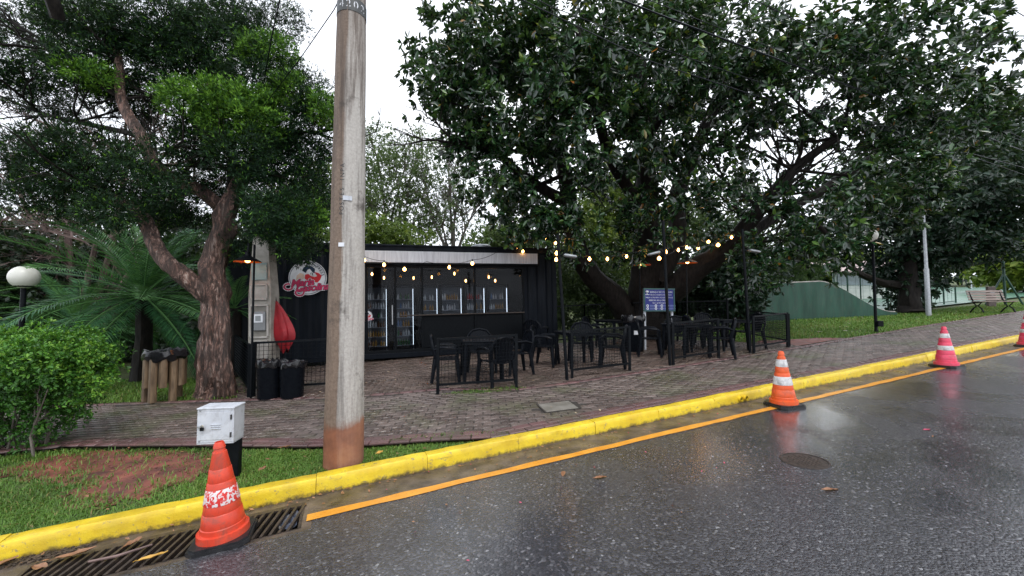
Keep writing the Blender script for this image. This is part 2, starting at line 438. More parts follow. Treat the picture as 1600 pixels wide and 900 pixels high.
def pole_mat():
    m, nt, b = nodes('weathered_pole_concrete')
    v = coords(nt)
    sep = nt.nodes.new('ShaderNodeSeparateXYZ'); nt.links.new(v, sep.inputs[0])
    vs = coords(nt, (5, 5, .35))
    streak = noise(nt, vs, 3.2, 7, .68); grain = noise(nt, v, 42, 5, .7); blot = noise(nt, v, 3.4, 6, .65)
    pale = ramp(nt, grain, [(.3, (.34, .315, .285)), (.7, (.50, .475, .44))])
    brown = ramp(nt, grain, [(.3, (.12, .082, .058)), (.7, (.24, .175, .13))])
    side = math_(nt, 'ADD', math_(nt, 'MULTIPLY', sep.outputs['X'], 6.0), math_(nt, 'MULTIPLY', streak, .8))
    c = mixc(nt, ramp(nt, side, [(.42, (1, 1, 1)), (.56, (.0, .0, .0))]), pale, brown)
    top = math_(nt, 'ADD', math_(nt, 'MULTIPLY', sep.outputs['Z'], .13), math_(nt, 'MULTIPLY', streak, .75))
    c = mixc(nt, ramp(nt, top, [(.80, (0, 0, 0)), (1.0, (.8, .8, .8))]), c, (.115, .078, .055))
    c = mixc(nt, ramp(nt, streak, [(.48, (0, 0, 0)), (.66, (.9, .9, .9))]), c, mixc(nt, .55, c, (.03, .022, .018)))
    c = mixc(nt, ramp(nt, math_(nt, 'ADD', blot, math_(nt, 'MULTIPLY', streak, .25)), [(.70, (0, 0, 0)), (.82, (.8, .8, .8))]), c, (.045, .035, .028))
    foot = math_(nt, 'ADD', math_(nt, 'MULTIPLY', sep.outputs['Z'], -1.0), math_(nt, 'MULTIPLY', math_(nt, 'ADD', blot, math_(nt, 'MULTIPLY', streak, .5)), .36))
    c = mixc(nt, ramp(nt, foot, [(.36, (0, 0, 0)), (.5, (1, 1, 1))]) if False else ramp(nt, math_(nt, 'ADD', foot, 1.0), [(.83, (0, 0, 0)), (.93, (.9, .9, .9))]), c, ramp(nt, blot, [(.3, (.13, .04, .018)), (.55, (.26, .095, .045)), (.72, (.36, .18, .10))]))
    nt.links.new(c, b.inputs['Base Color']); b.inputs['Roughness'].default_value = .7
    bump(nt, b, math_(nt, 'ADD', grain, streak), .5, .006)
    return m
M['pole'] = pole_mat()
GREEN = lambda d, m_, l, e: [(0, d), (.5, m_), (.86, l), (.985, l), (1, e)]
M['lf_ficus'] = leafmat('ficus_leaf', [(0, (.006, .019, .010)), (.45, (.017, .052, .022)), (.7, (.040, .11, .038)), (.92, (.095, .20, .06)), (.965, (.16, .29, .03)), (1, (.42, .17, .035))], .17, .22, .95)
M['lf_dark'] = leafmat('dark_tree_leaf', [(0, (.009, .024, .016)), (.6, (.02, .05, .028)), (1, (.04, .085, .045))], .32, .2)
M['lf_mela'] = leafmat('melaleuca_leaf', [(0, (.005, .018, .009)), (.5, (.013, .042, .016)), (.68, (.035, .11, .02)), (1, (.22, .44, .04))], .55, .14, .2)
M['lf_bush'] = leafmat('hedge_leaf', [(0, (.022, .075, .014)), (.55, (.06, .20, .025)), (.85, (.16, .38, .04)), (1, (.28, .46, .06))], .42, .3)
M['lf_cycad'] = leafmat('cycad_leaflet', [(0, (.016, .062, .026)), (.6, (.048, .16, .06)), (1, (.13, .30, .09))], .45, .2, .25)
M['lf_back'] = leafmat('olive_leaf', [(0, (.035, .065, .022)), (.5, (.08, .13, .04)), (1, (.17, .25, .06))], .55, .35)
M['lf_lime'] = leafmat('yellow_green_leaf', [(0, (.06, .11, .018)), (.5, (.15, .23, .03)), (1, (.34, .40, .05))], .5, .4)
M['lf_shrub'] = leafmat('dark_shrub_leaf', [(0, (.008, .020, .010)), (.6, (.02, .044, .018)), (1, (.04, .08, .028))], .45, .2)  # dark leaf tones of the evergreen and dark shrubs
M['lf_grass'] = leafmat('grass_blade', [(0, (.05, .10, .018)), (.45, (.105, .22, .03)), (.8, (.18, .34, .05)), (.93, (.28, .34, .08)), (1, (.30, .19, .08))], .5, .3)

# ================================================================== GROUND
def sheet(name, m, f, ts, ds, **kw):          # grid over (t, d); f gives the point
    mb = MB(); nt_, nd = len(ts), len(ds)
    vs = [f(t, d) for t in ts for d in ds]
    fs = [(i * nd + j, (i + 1) * nd + j, (i + 1) * nd + j + 1, i * nd + j + 1) for i in range(nt_ - 1) for j in range(nd - 1)]
    mb.add(vs, fs); return struct(name, mb, m, **kw)
LT = [-300, -120, -60, -30, -15, -8, -4, 0, 4, 8, 12, 16, 20, 25, 30, 40, 60, 100, 200, 420]
sheet('ground', M['turf'], lambda t, d: td(t, d, -.075), LT, [.06, 1, 2, 4, 8, 16, 30, 60, 120, 300, 600])
GUT = .37
sheet('road', M['asphalt'], lambda t, d: tdr(t, d), LT, [-600, -200, -60, -20, -8, -4, -2, -1, -.62])

# drain openings in the gutter: (t0, t1)
def tdp(px, py):                               # road pixel -> (t, d)
    d = ray(px, py); s = CAMH / (A_ * d.x - d.z); p = d * s
    return tk(p.x, p.y), dk(p.x, p.y)
DR = [(.22, 1.29), (1.46, 1.90)]
edges = [-300, -60, -8] + [e for a in DR for e in a] + [1.97, 8, 20, 60, 420]
ram = MB()
gm = MB()
for a, b in zip(edges[:-1], edges[1:]):
    hole = any(abs(a - x) < 1e-6 and abs(b - y) < 1e-6 for x, y in DR)
    wide = -.62 if b < 1.98 else -GUT
    if b > 1.98: ram.add([tdr(a, -.62), tdr(b, -.62), tdr(b, -GUT), tdr(a, -GUT)], [(0, 1, 2, 3)])
    for d0, d1 in ([(-.62, -.57), (-.12, 0.0)] if hole else [(wide, 0.0)]):
        gm.add([tdr(a, d0, -.004), tdr(b, d0, -.004), tdr(b, d1, -.004), tdr(a, d1, -.004)], [(0, 1, 2, 3)])
struct('gutter', gm, M['gutter'])
struct('road_edge', ram, M['asphalt'])
pm = MB()
for a, b in DR:
    q = [tdr(a, -.57, -.005), tdr(b, -.57, -.005), tdr(b, -.12, -.005), tdr(a, -.12, -.005)]
    lo = [p + Vector((0, 0, -.5)) for p in q]
    pm.add(q + lo, [(7, 6, 5, 4)] + [(i, i + 4, (i + 1) % 4 + 4, (i + 1) % 4) for i in range(4)])
struct('drain_pit', pm, M['pit'])
# orange edge line
om = MB(); rnd = random.Random(3)
ts = [1.93 + i * .25 for i in range(150)]
L0, L1 = -.475, -.37
vs = []
for i, t in enumerate(ts):
    e = .011
    vs += [tdr(t, L0 + rnd.uniform(-e, e), .004), tdr(t, L1 + rnd.uniform(-e, e), .004)]
om.add(vs, [(2 * i, 2 * i + 2, 2 * i + 3, 2 * i + 1) for i in range(len(ts) - 1)])
struct('edge_line', om, M['orange_line'])

# kerb: separate painted stones
kerb = bpy.data.objects.new('kerb', None); COL.objects.link(kerb); kerb['kind'] = 'structure'
core = MB(); core.add([tdr(a, d, -.1 if h == 0 else h) for a in (-8, 46) for d, h in ((.03, 0), (.035, .085), (.12, .085), (.125, 0))], [(0, 4, 5, 1), (1, 5, 6, 2), (2, 6, 7, 3)]); obj('kerb_bedding', core, M['gutter'], kerb)
t = -6.0; rnd = random.Random(5)
joints = []
while t < 44:
    L = 1.0 + rnd.uniform(-.02, .02)
    mb = MB(); n = 8
    dz0 = rnd.uniform(-.004, .004); dd = rnd.uniform(-.006, .006)
    prof = [(0.0, -.12), (0.0, .0), (.006, .085), (.011, .126), (.022, .140), (.135, .143), (.143, .138), (.145, -.12)]
    vs = []
    for i in range(n + 1):
        tt = t + .002 + (L - .004) * i / n
        for k, (d, h) in enumerate(prof):
            jd = rnd.uniform(-.004, .004) if 1 < k < 7 else 0; jh = rnd.uniform(-.004, .003) if 2 < k < 7 else 0
            if i in (0, n) and 2 < k < 6: jh -= .003; jd += .002 * (1 if k < 4 else 0)
            p = tdr(tt, d + dd + jd, h + dz0 + jh); vs.append(p)
    P_ = len(prof)
    fs = [(i * P_ + k, (i + 1) * P_ + k, (i + 1) * P_ + k + 1, i * P_ + k + 1) for i in range(n) for k in range(P_ - 1)]
    fs += [tuple(range(P_)), tuple(reversed([n * P_ + k for k in range(P_)]))]
    mb.add(vs, fs)
    obj('kerb_stone', mb, M['yellow'], kerb, smooth=True)
    t += L
# two pipe outlets in the kerb face
tp, dp = tdp(1162, 629)
for k, off in enumerate((-.055, .055)):
    mb = MB()
    c = tdr(tp + off, 0, .055)
    o = -N
    mb.tube([c + o * -.02, c + o * .035], .034, 16, cap=False)
    mb.tube([c + o * .035, c + o * -.02], .026, 16, cap=False)
    ob = obj('drain_pipe', mb, M['yellow'], None, smooth=True)
    tag(ob, 'short drain pipe end poking from the yellow kerb, ' + ('nearer the utility pole' if k == 0 else 'nearer the orange striped cone'), 'pipe', 'drain pipe ends in the kerb')
    mb = MB(); mb.tube([c + o * .010, c + o * .012], .0255, 16); obj('bore_shade_disc', mb, M['bore_shade'], ob)  # black disc paints the shade inside the pipe end

# ------------------------------------------------------------------ footway and patio regions in plan (x, y)
def xy(p): return (p.x, p.y)
near_w = [G(-60, 712), G(105, 696), G(300, 695), G(480, 697), G(580, 694), G(680, 687)]
near_w = [xy(p) for p in near_w] + [xy(td(t, .15)) for t in (3.75, 6, 9, 12, 16, 20, 25, 30, 34)]
FARD = lambda t: 2.0
far_w = [xy(G(-60, 640)), xy(G(140, 631)), xy(G(300, 625)), xy(G(505, 619)), xy(G(600, 614)), xy(G(690, 606)), xy(td(4.9, 2.06))] + [xy(td(t, d)) for t, d in ((6, 1.98), (8.3, 1.98), (10.8, 2.06), (12.6, 2.1), (15.3, 2.24), (20, 2.45), (27.8, 2.52), (34, 2.6))]
foot_poly = near_w + far_w[::-1]
# patio: between the footway and the container, and off to the right under the tree
CA = R(17.5)                                    # container front direction
CF = Vector((math.cos(CA), math.sin(CA), 0)); CN = Vector((-math.sin(CA), math.cos(CA), 0))
C0 = Vector((1.33, 11.62, 0))                   # front right corner
def cf(s, back=0.0): return C0 + CF * s + CN * back
patio_poly = [xy(G(372, 622)), far_w[3], far_w[4], far_w[5], far_w[6], far_w[7], far_w[8], far_w[9], far_w[10], xy(td(12.6, 2.9)), xy(td(11.6, 4.6)), xy(td(10.4, 6.2)), xy(td(8.2, 6.6)), xy(cf(.3, .2)), xy(cf(-7.2, .2)), (cf(-7.2).x - .4, 8.6)]
def inside(p, poly):
    x, y = p; c = False; n = len(poly); j = n - 1
    for i in range(n):
        a, b = poly[i], poly[j]
        if (a[1] > y) != (b[1] > y) and x < (b[0] - a[0]) * (y - a[1]) / (b[1] - a[1]) + a[0]: c = not c
        j = i
    return c
def edist(p, line):
    best = 1e9; P = Vector(p)
    for a, b in zip(line[:-1], line[1:]):
        a, b = Vector(a), Vector(b); u = (b - a); s = max(0, min(1, (P - a).dot(u) / u.length_squared))
        best = min(best, (a + u * s - P).length)
    return best
def poly_sheet(name, poly, m, h, step=.8):
    bm = bmesh.new()
    vs = [bm.verts.new((x, y, 0)) for x, y in poly]
    f = bm.faces.new(vs); bmesh.ops.triangulate(bm, faces=[f])
    for v in bm.verts: v.co.z = gz(v.co.x, v.co.y) + h
    me = bpy.data.meshes.new(name); bm.normal_update()
    for f in bm.faces:
        if f.normal.z < 0: f.normal_flip()
    bm.to_mesh(me); bm.free(); me.materials.append(m); return me
footway = struct('footway', poly_sheet('footway', foot_poly, M['joint'], -.012), None)
patio = struct('patio', poly_sheet('patio', patio_poly, M['joint'], -.014), None)

PL, PW = .222, .111
def paver_poly(L=PL, W=PW, a=.011, gap=.0055):
    xs = [-.5, -.25, 0, .25, .5]; up = []
    for i, x in enumerate(xs): up.append((x * (L - gap * 2), W / 2 - gap + (a if i % 2 else -a) ))
    dn = [(x, y - (W - 2 * gap)) for x, y in up]
    return dn + up[::-1]
def paver_template(poly, h=.0, depth=.024, bev=.008):
    n = len(poly); cx = sum(p[0] for p in poly) / n; cy = sum(p[1] for p in poly) / n
    L = max(p[0] for p in poly) - min(p[0] for p in poly); W = max(p[1] for p in poly) - min(p[1] for p in poly)
    ins = [(p[0] * (1 - 2 * bev / L), p[1] * (1 - 2 * bev / W)) for p in poly]
    vs = [(x, y, h) for x, y in ins] + [(x, y, h - bev) for x, y in poly] + [(x, y, h - depth) for x, y in poly]
    fs = [tuple(range(n))] + [(n + i, n + (i + 1) % n, (i + 1) % n, i) for i in range(n)] + [(2 * n + i, 2 * n + (i + 1) % n, n + (i + 1) % n, n + i) for i in range(n)]
    return np.array(vs), fs
ZIG = paver_template(paver_poly())
RECT = paver_template([(-.107, -.052), (.107, -.052), (.107, .052), (-.107, .052)], .004)
def fast_mesh(name, V, faces, mat, tint=None, smooth=False):
    """V (n,3); faces list of equal-size index arrays or a mixed list"""
    me = bpy.data.meshes.new(name)
    if isinstance(faces, np.ndarray): groups = [faces]
    else: groups = faces
    me.vertices.add(len(V)); me.vertices.foreach_set('co', np.asarray(V, dtype=np.float32).ravel())
    li = np.concatenate([g.ravel() for g in groups]).astype(np.int32)
    tot = np.concatenate([np.full(len(g), g.shape[1], dtype=np.int32) for g in groups])
    st = np.concatenate([[0], np.cumsum(tot)[:-1]]).astype(np.int32)
    me.loops.add(len(li)); me.loops.foreach_set('vertex_index', li)
    me.polygons.add(len(tot)); me.polygons.foreach_set('loop_start', st); me.polygons.foreach_set('loop_total', tot)
    me.update(calc_edges=True)
    if tint is not None:
        at = me.attributes.new('tint', 'FLOAT', 'FACE'); at.data.foreach_set('value', np.asarray(tint, dtype=np.float32))
    if smooth: me.polygons.foreach_set('use_smooth', np.ones(len(tot), dtype=bool))
    me.materials.append(mat); return me
def ground_matrix(x, y, ang, h):
    z = gz(x, y)
    nx = Vector((1, 0, gz(x + .1, y) * 10 - z * 10)); ny = Vector((0, 1, gz(x, y + .1) * 10 - z * 10))
    n = nx.cross(ny).normalized()
    X = Vector((math.cos(ang), math.sin(ang), 0)); X = (X - n * X.dot(n)).normalized(); Y = n.cross(X)
    Mx = Matrix((X, Y, n)).transposed().to_4x4(); Mx.translation = Vector((x, y, z + h)); return Mx
def lay(parent, places, tmpl, mat, limit, name='paver'):
    """places: (x, y, ang, h, tilt); nearest become parts, the rest one stuff part"""
    places.sort(key=lambda p: p[0] ** 2 + p[1] ** 2)
    tv, tf = tmpl
    near = []
    rest = []
    for p in places:
        fr = abs(p[0]) < p[1] * 1.32
        (near if fr and len(near) < limit else rest).append(p)
    me = bpy.data.meshes.new(name); me.from_pydata([tuple(v) for v in tv], [], tf); me.materials.append(mat)
    me.attributes.new('tint', 'FLOAT', 'FACE')
    for x, y, a, h, tl in near:
        o = bpy.data.objects.new(name, me); COL.objects.link(o); o.parent = parent
        o.matrix_world = ground_matrix(x, y, a, h) @ Matrix.Rotation(tl[0], 4, 'X') @ Matrix.Rotation(tl[1], 4, 'Y')
    if rest:
        allv = []; groups = {}; tints = []
        nv = len(tv); fsz = [len(f) for f in tf]
        big = []
        for i, (x, y, a, h, tl) in enumerate(rest):
            Mx = np.array(ground_matrix(x, y, a, h) @ Matrix.Rotation(tl[0], 4, 'X') @ Matrix.Rotation(tl[1], 4, 'Y'))
            allv.append(tv @ Mx[:3, :3].T + Mx[:3, 3])
        cnt = len(rest); offs = (np.arange(cnt) * nv)[:, None]
        base_t = rng.random(cnt)
        gr, tt = [], []
        for sz in sorted(set(fsz)):
            fa = np.array([f for f in tf if len(f) == sz])
            g = (fa.ravel()[None, :] + offs).reshape(-1, sz); gr.append(g); tt.append(np.repeat(base_t, len(fa)))
        me2 = fast_mesh(name + '_field', np.concatenate(allv), gr, mat, np.concatenate(tt))
        o = bpy.data.objects.new(name + '_field', me2); COL.objects.link(o); o.parent = parent; o['kind'] = 'stuff'
def field(poly, border_lines, bw, ang, bounds, maxy, sink=None):
    out = []; ca, sa = math.cos(ang), math.sin(ang); rr = random.Random(9)
    x0, x1, y0, y1 = bounds
    for j in range(int((y1 - y0) / PW)):
        for i in range(int((x1 - x0) / PL)):
            lx = x0 + (i + (.5 if j % 2 else 0)) * PL; ly = y0 + j * PW
            x, y = lx * ca - ly * sa, lx * sa + ly * ca
            if y < .5 or y > maxy or abs(x) > y * 1.5 + 1.5: continue
            if not inside((x, y), poly): continue
            if any(edist((x, y), b) < w for b, w in border_lines): continue
            h = rr.uniform(-.004, .003)
            out.append((x, y, ang, h - .004, (rr.uniform(-.02, .02), rr.uniform(-.012, .012))))
    return out
INS = G(872, 635); ins_line = [(INS.x - .13, INS.y - .03), (INS.x + .13, INS.y + .035)]
lay(footway, field(foot_poly, [(near_w, .17), (far_w, .17), (ins_line, .175)], 0, R(4), (-12, 30, -6, 22), 17), ZIG, M['paver'], 220)
def border(line, off, rows=2):
    out = []; rr = random.Random(4)
    pts = [Vector(p) for p in line]
    # resample
    acc = 0; segs = []
    for a, b in zip(pts[:-1], pts[1:]): segs.append((a, b, acc)); acc += (b - a).length
    n = int(acc / .225)
    for r in range(rows):
        for i in range(n):
            s = (i + .5 + .5 * (r % 2)) * .225
            for a, b, s0 in segs:
                if s0 <= s < s0 + (b - a).length:
                    u = (b - a).normalized(); p = a + u * (s - s0); nn = Vector((-u.y, u.x)) * off
                    p = p + nn * (.06 + r * .112)
                    if p.y < 22 and abs(p.x) < p.y * 1.5 + 1.5:
                        out.append((p.x, p.y, math.atan2(u.y, u.x), rr.uniform(-.003, .003), (rr.uniform(-.015, .015), rr.uniform(-.01, .01))))
    return out
lay(footway, border(near_w, 1) + border(far_w, -1, 1), RECT, M['paver_red'], 75, 'red_paver')
PI_ = math.pi
pl = field(patio_poly, [(far_w, .06)], 0, R(8), (-12, 20, -4, 20), 14)
lay(patio, pl, ZIG, M['paver_brown'], 290)

# concrete inspection cover in the footway
t_ = thing('inspection_cover', 'square pale concrete inspection cover set into the footway paving', 'access cover', INS, rot=(R(2), -math.atan(A_), R(14)))
mb = MB(); mb.bbox((0, 0, -.008), (.46, .36, .03), .006); obj('slab', mb, M['concrete_dark'], t_)
mb = MB()
for sx, sy, lx, ly in ((0, .192, .50, .018), (0, -.192, .50, .018), (.242, 0, .018, .36), (-.242, 0, .018, .36)): mb.box((sx, sy, -.010), (lx, ly, .03))
obj('frame', mb, M['joint'], t_)

# round manhole in the road
mh = G(1257, 720)
t_ = thing('manhole_cover', 'round dark iron manhole cover set in the wet road', 'manhole cover', (mh.x, mh.y, road_z(mh.x, mh.y)), rot=(0, -math.atan(A_), 0))
mb = MB(); mb.lathe([(.195, -.03), (.195, .004), (.182, .006), (.18, -.02)], 32, cap=False); obj('rim', mb, M['iron'], t_)
mb = MB(); mb.lathe([(.176, -.03), (.176, .001), (.01, .002)], 32)
for i in range(-4, 5):
    for j in range(-4, 5):
        if i * i + j * j < 17: mb.bbox((i * .034, j * .034, .004), (.02, .02, .006), .002)
obj('lid', mb, M['iron'], t_)

# soil patch and dirt
soil_poly = [xy(G(*p)) for p in ((-10, 728), (60, 708), (110, 697), (200, 695), (330, 695), (352, 704), (335, 722), (300, 740), (255, 752), (225, 770), (165, 776), (120, 782), (95, 768), (110, 750), (60, 742))]
def blob_sheet(name, poly, m, h, seg=5, jit=.03, seed=1):
    r_ = random.Random(seed); out = []
    for a, b in zip(poly, poly[1:] + poly[:1]):
        for k in range(seg):
            s = k / seg; out.append((a[0] + (b[0] - a[0]) * s + r_.uniform(-jit, jit), a[1] + (b[1] - a[1]) * s + r_.uniform(-jit, jit)))
    return poly_sheet(name, out, m, h)
struct('soil', blob_sheet('soil', soil_poly, M['soil'], -.062, 9, .09), None)
bare = [xy(p) for p in (td(12.7, 2.25), td(14.9, 2.32), td(14.6, 2.75), td(13.6, 3.1), td(12.8, 3.4), td(12.2, 3.0))]
struct('bare_soil', blob_sheet('bare_soil', bare, M['soil'], -.02, seed=4), None)

# ------------------------------------------------------------------ grass
def blades(name, pts, Lr, W, mat, parent=None, kind='stuff', lean=.5, tint_f=None):
    """pts (n,3) roots; each blade two quads bending over"""
    n = len(pts); a = rng.random(n) * 2 * np.pi
    L = rng.uniform(Lr[0], Lr[1], n); dx, dy = np.cos(a), np.sin(a); le = rng.uniform(.15, 1.0, n) * lean * 2
    sx, sy = -dy * W / 2, dx * W / 2
    V = np.zeros((n, 5, 3))
    b = pts; up = np.array([0, 0, 1.])
    m1 = b + np.stack([dx * L * .25 * le, dy * L * .25 * le, L * .6 / (1 + .35 * le)], 1)
    tip = b + np.stack([dx * L * .8 * le, dy * L * .8 * le, L * .95 / (1 + 1.0 * le)], 1)
    S = np.stack([sx, sy, np.zeros(n)], 1)
    V[:, 0] = b - S; V[:, 1] = b + S; V[:, 2] = m1 + S * .8; V[:, 3] = m1 - S * .8; V[:, 4] = tip
    o = (np.arange(n) * 5)[:, None]
    q = o + np.array([0, 1, 2, 3]); t3 = o + np.array([3, 2, 4])
    ti = np.clip(rng.normal(.45, .2, n), 0, 1) if tint_f is None else np.clip(tint_f(b) + rng.normal(0, .15, n), 0, 1)
    dead = rng.random(n) < .07; ti[dead] = rng.uniform(.92, 1.0, dead.sum())
    me = fast_mesh(name, V.reshape(-1, 3), [q, t3], mat, np.concatenate([ti, ti]))
    o = bpy.data.objects.new(name, me); COL.objects.link(o); o['kind'] = kind
    return o
def scatter(poly, n, h=0.0, excl=(), keep=None):
    xs = [p[0] for p in poly]; ys = [p[1] for p in poly]; out = []
    r_ = random.Random(n)
    while len(out) < n:
        p = (r_.uniform(min(xs), max(xs)), r_.uniform(min(ys), max(ys)))
        if inside(p, poly) and not any(inside(p, e) and r_.random() < k for e, k in excl) and (keep is None or r_.random() < keep(p)):
            out.append((p[0], p[1], gz(*p) + h))
    return np.array(out)
verge = [xy(td(-3.5, .15)), xy(td(0, .15)), xy(td(2, .15)), xy(td(3.7, .15))] + near_w[5::-1] + [xy(td(-3.5, 3.5))]
def patchy(p):
    v = .5 + .5 * math.sin(p[0] * 3.1 + math.sin(p[1] * 4.3) * 1.3) * math.sin(p[1] * 3.7 + p[0])
    
    if p[0] > -2.9: return 1.0
    e = edist(p, soil_poly + soil_poly[:1]) + .12 * math.sin(p[0] * 9) * math.sin(p[1] * 11)
    return (.03 + .5 * math.exp(-max(e, 0) * 11)) * (.4 + .6 * v) if inside(p, soil_poly) else (.35 + .6 * v) * min(1, .3 + e * 3)
def vt(b): return .52 + .18 * np.sin(b[:, 0] * 2.3 + 1.1 * np.sin(b[:, 1] * 3)) * np.sin(b[:, 1] * 2.9) + np.where(b[:, 0] < -2.8, -.02, .1)
blades('verge_grass', scatter(verge, 75000, -.07, [], patchy), (.035, .085), .0065, M['lf_grass'], lean=.75, tint_f=vt)
field_poly = [xy(td(t, d)) for t, d in ((12.3, 3.4), (13.6, 3.05), (14.9, 2.4), (18, 2.42), (22, 2.5), (27, 2.55), (34, 2.6), (36, 5), (27, 5.4), (22, 6.6), (18, 6.9), (13, 6.4))]
blades('park_grass', scatter(field_poly, 45000, -.07), (.06, .15), .016, M['lf_grass'], lean=.7, tint_f=lambda b: .62 + .18 * np.sin(b[:, 0] * 1.3) * np.sin(b[:, 1] * 1.9))
left_poly = [(-13, 7.1), (-9, 6.95), (-7.2, 6.9), (-5.4, 6.9), (-4.6, 7.05), (-4.7, 8.2), (-7, 9), (-13, 9.5)]
blades('lawn_grass', scatter(left_poly, 22000, -.06), (.05, .12), .011, M['lf_grass'], lean=.7, tint_f=lambda b: np.full(len(b), .6))
tuft = [xy(G(*p)) for p in ((690, 616), (760, 614), (830, 606), (800, 603), (740, 608))]
blades('patio_weeds', scatter(tuft, 900, -.02), (.03, .08), .008, M['lf_grass'], lean=.9)
crack = [xy(G(*p)) for p in ((590, 690), (700, 684), (800, 676), (806, 672), (690, 676), (600, 684))]
blades('edge_weeds', scatter(crack, 900, -.02), (.02, .06), .006, M['lf_grass'], lean=.9)

# ================================================================== TEXT
def text_mesh(s, size, ext=.0, offset=0.0, shear=0.0, bold=False, align='CENTER', res=3, spacing=1.0):
    cu = bpy.data.curves.new('txt', 'FONT'); cu.body = s; cu.size = size; cu.extrude = ext; cu.offset = offset
    cu.shear = shear; cu.align_x = align; cu.align_y = 'CENTER'; cu.resolution_u = res; cu.space_character = spacing
    o = bpy.data.objects.new('txt', cu); COL.objects.link(o)
    dg = bpy.context.evaluated_depsgraph_get()
    me = bpy.data.meshes.new_from_object(o.evaluated_get(dg))
    bpy.data.objects.remove(o); bpy.data.curves.remove(cu); return me
def join_text(items, mat, name):          # items: (mesh, Matrix)
    bm = bmesh.new()
    for me, Mx in items:
        me2 = me.copy(); me2.transform(Mx); bm.from_mesh(me2); bpy.data.meshes.remove(me2)
    out = bpy.data.meshes.new(name); bm.to_mesh(out); bm.free(); out.materials.clear(); out.materials.append(mat)
    out.polygons.foreach_set('material_index', [0] * len(out.polygons)); return out
def face_frame(origin, xdir, up=(0, 0, 1), push=0.0):   # local x along xdir, local y up, local z toward viewer
    X = Vector(xdir).normalized(); U = Vector(up); Z = X.cross(U).normalized(); U = Z.cross(X)
    Mx = Matrix((X, U, Z)).transposed().to_4x4(); Mx.translation = Vector(origin) + Z * push; return Mx

# ================================================================== UTILITY POLE
pb = G(537, 716)
pole = thing('utility_pole', 'tall weathered concrete utility pole with a rust red foot in the grass', 'utility pole', pb)
mb = MB()
prof = [(.190 - .0100 * z + .002 * math.sin(z * 5), z) for z in [-.3] + [i * .25 for i in range(0, 37)]]
mb.lathe(prof, 40)
# moulding seam down the near side
for i in range(36):
    z0, z1 = i * .25, (i + 1) * .25
    r0, r1 = .190 - .0100 * z0, .190 - .0100 * z1; a = R(-84)
    mb.bar((math.cos(a) * (r0 - .004), math.sin(a) * (r0 - .004), z0), (math.cos(a) * (r1 - .004), math.sin(a) * (r1 - .004), z1 + .002), .012, .014)
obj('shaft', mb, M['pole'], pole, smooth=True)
def on_pole(z, ang, push=.003):
    r = .190 - .0100 * z + push; a = R(ang)
    return face_frame((math.cos(a) * r, math.sin(a) * r, z), (-math.sin(a), math.cos(a), 0))
def pole_text(s, size, z, ang, vertical, mat, name):
    items = []
    n = len(s)
    for i, ch in enumerate(s):
        if ch == ' ': continue
        me = text_mesh(ch, size)
        if vertical:
            Mx = on_pole(z + (i - n / 2) * size * .78, ang) @ Matrix.Rotation(R(90), 4, 'Z')
        else:
            r = .190 - .0100 * z; Mx = on_pole(z, ang + math.degrees((i - (n - 1) / 2) * size * .68 / r))
        items.append((me, Mx))
    return obj(name, join_text(items, mat, name), None, pole, kind='stuff')
pole_text('POSTES INPA', .062, 2.72, -88, True, M['text_dark'], 'cast_lettering')
mb = MB()
r0 = .190 - .0100 * 4.62 + .004
prof_ = [(r0, 4.56), (r0 - .001, 4.70)]
mb.lathe(prof_, 40, cap=False); pl_ = obj('number_band', mb, simple('dark_plate', (.06, .065, .065), None, 6, .5, .1), pole, smooth=True)
pole_text('4202', .105, 4.625, -66, False, M['text_white'], 'number_lettering')
for (px, py, w_, h_, col) in ((541, 381, .055, .04, 'sign_white'), (549, 306, .085, .045, 'white_paint')):
    z = (CAMH - pb.z) + (477 - py) / F * (pb.y - .2)
    ang = -90 + math.degrees(math.asin(max(-1, min(1, (px - 539) / F * 4.0 / .19))))
    mb = MB(); Mx = on_pole(z, ang, .004)
    mb.prism([(-w_ / 2, -h_ / 2), (w_ / 2, -h_ / 2), (w_ / 2, h_ / 2), (-w_ / 2, h_ / 2)], 0, .006, Mx); obj('tag_plate', mb, M[col], pole)

# overhead cables
def cable(pts, r, label, group=None, sag=0.0, n=24):
    mb = MB(); P = [Vector(p) for p in pts]; out = []
    for a, b in zip(P[:-1], P[1:]):
        for i in range(n):
            s = i / n; q = a.lerp(b, s); q.z -= sag * 4 * s * (1 - s); out.append(q)
    out.append(P[-1]); mb.tube(out, r, 5)
    return tag(obj('overhead_cable', mb, M['black_plastic'], smooth=True), label, 'cable', group)
def kline(px, py, d):                      # point on the vertical plane at distance d behind the kerb
    r_ = ray(px, py); den = r_.x * N.x + r_.y * N.y
    s = (d + K0[0] * N.x + K0[1] * N.y) / den; p = r_ * s; return Vector((p.x, p.y, CAMH + p.z))
cable([kline(905, -26, .5), kline(1080, 42, .5), kline(1324, 133, .5), kline(1600, 236, .5), kline(1900, 350, .5)], .014, 'thick black overhead cable crossing the middle of the big dark tree')
cable([kline(930, -34, .55), kline(1105, 36, .55), kline(1330, 122, .55), kline(1600, 221, .55)], .006, 'thin overhead wire running just above the thick cable')
cable([kline(760, -30, .6), kline(816, 0, .6), kline(1017, 96, .6), kline(1170, 146, .6), kline(1600, 262, .6)], .0075, 'overhead wire crossing the left half of the big dark tree')
cable([kline(800, -22, .7), kline(860, 10, .7), kline(1040, 78, .7), kline(1220, 140, .7), kline(1600, 273, .7)], .006, 'overhead wire between the thick cable and the lowest wire')
cable([kline(1100, -40, .5), kline(1180, 0, .5), kline(1270, 45, .5), kline(1600, 204 + 14, .5)], .008, 'upper overhead wire leaving the top right of the big tree')
cable([kline(1545, -8, .1), kline(1600, 25, .1), kline(1700, 80, .1)], .012, 'overhead cable across the top right corner of the sky')
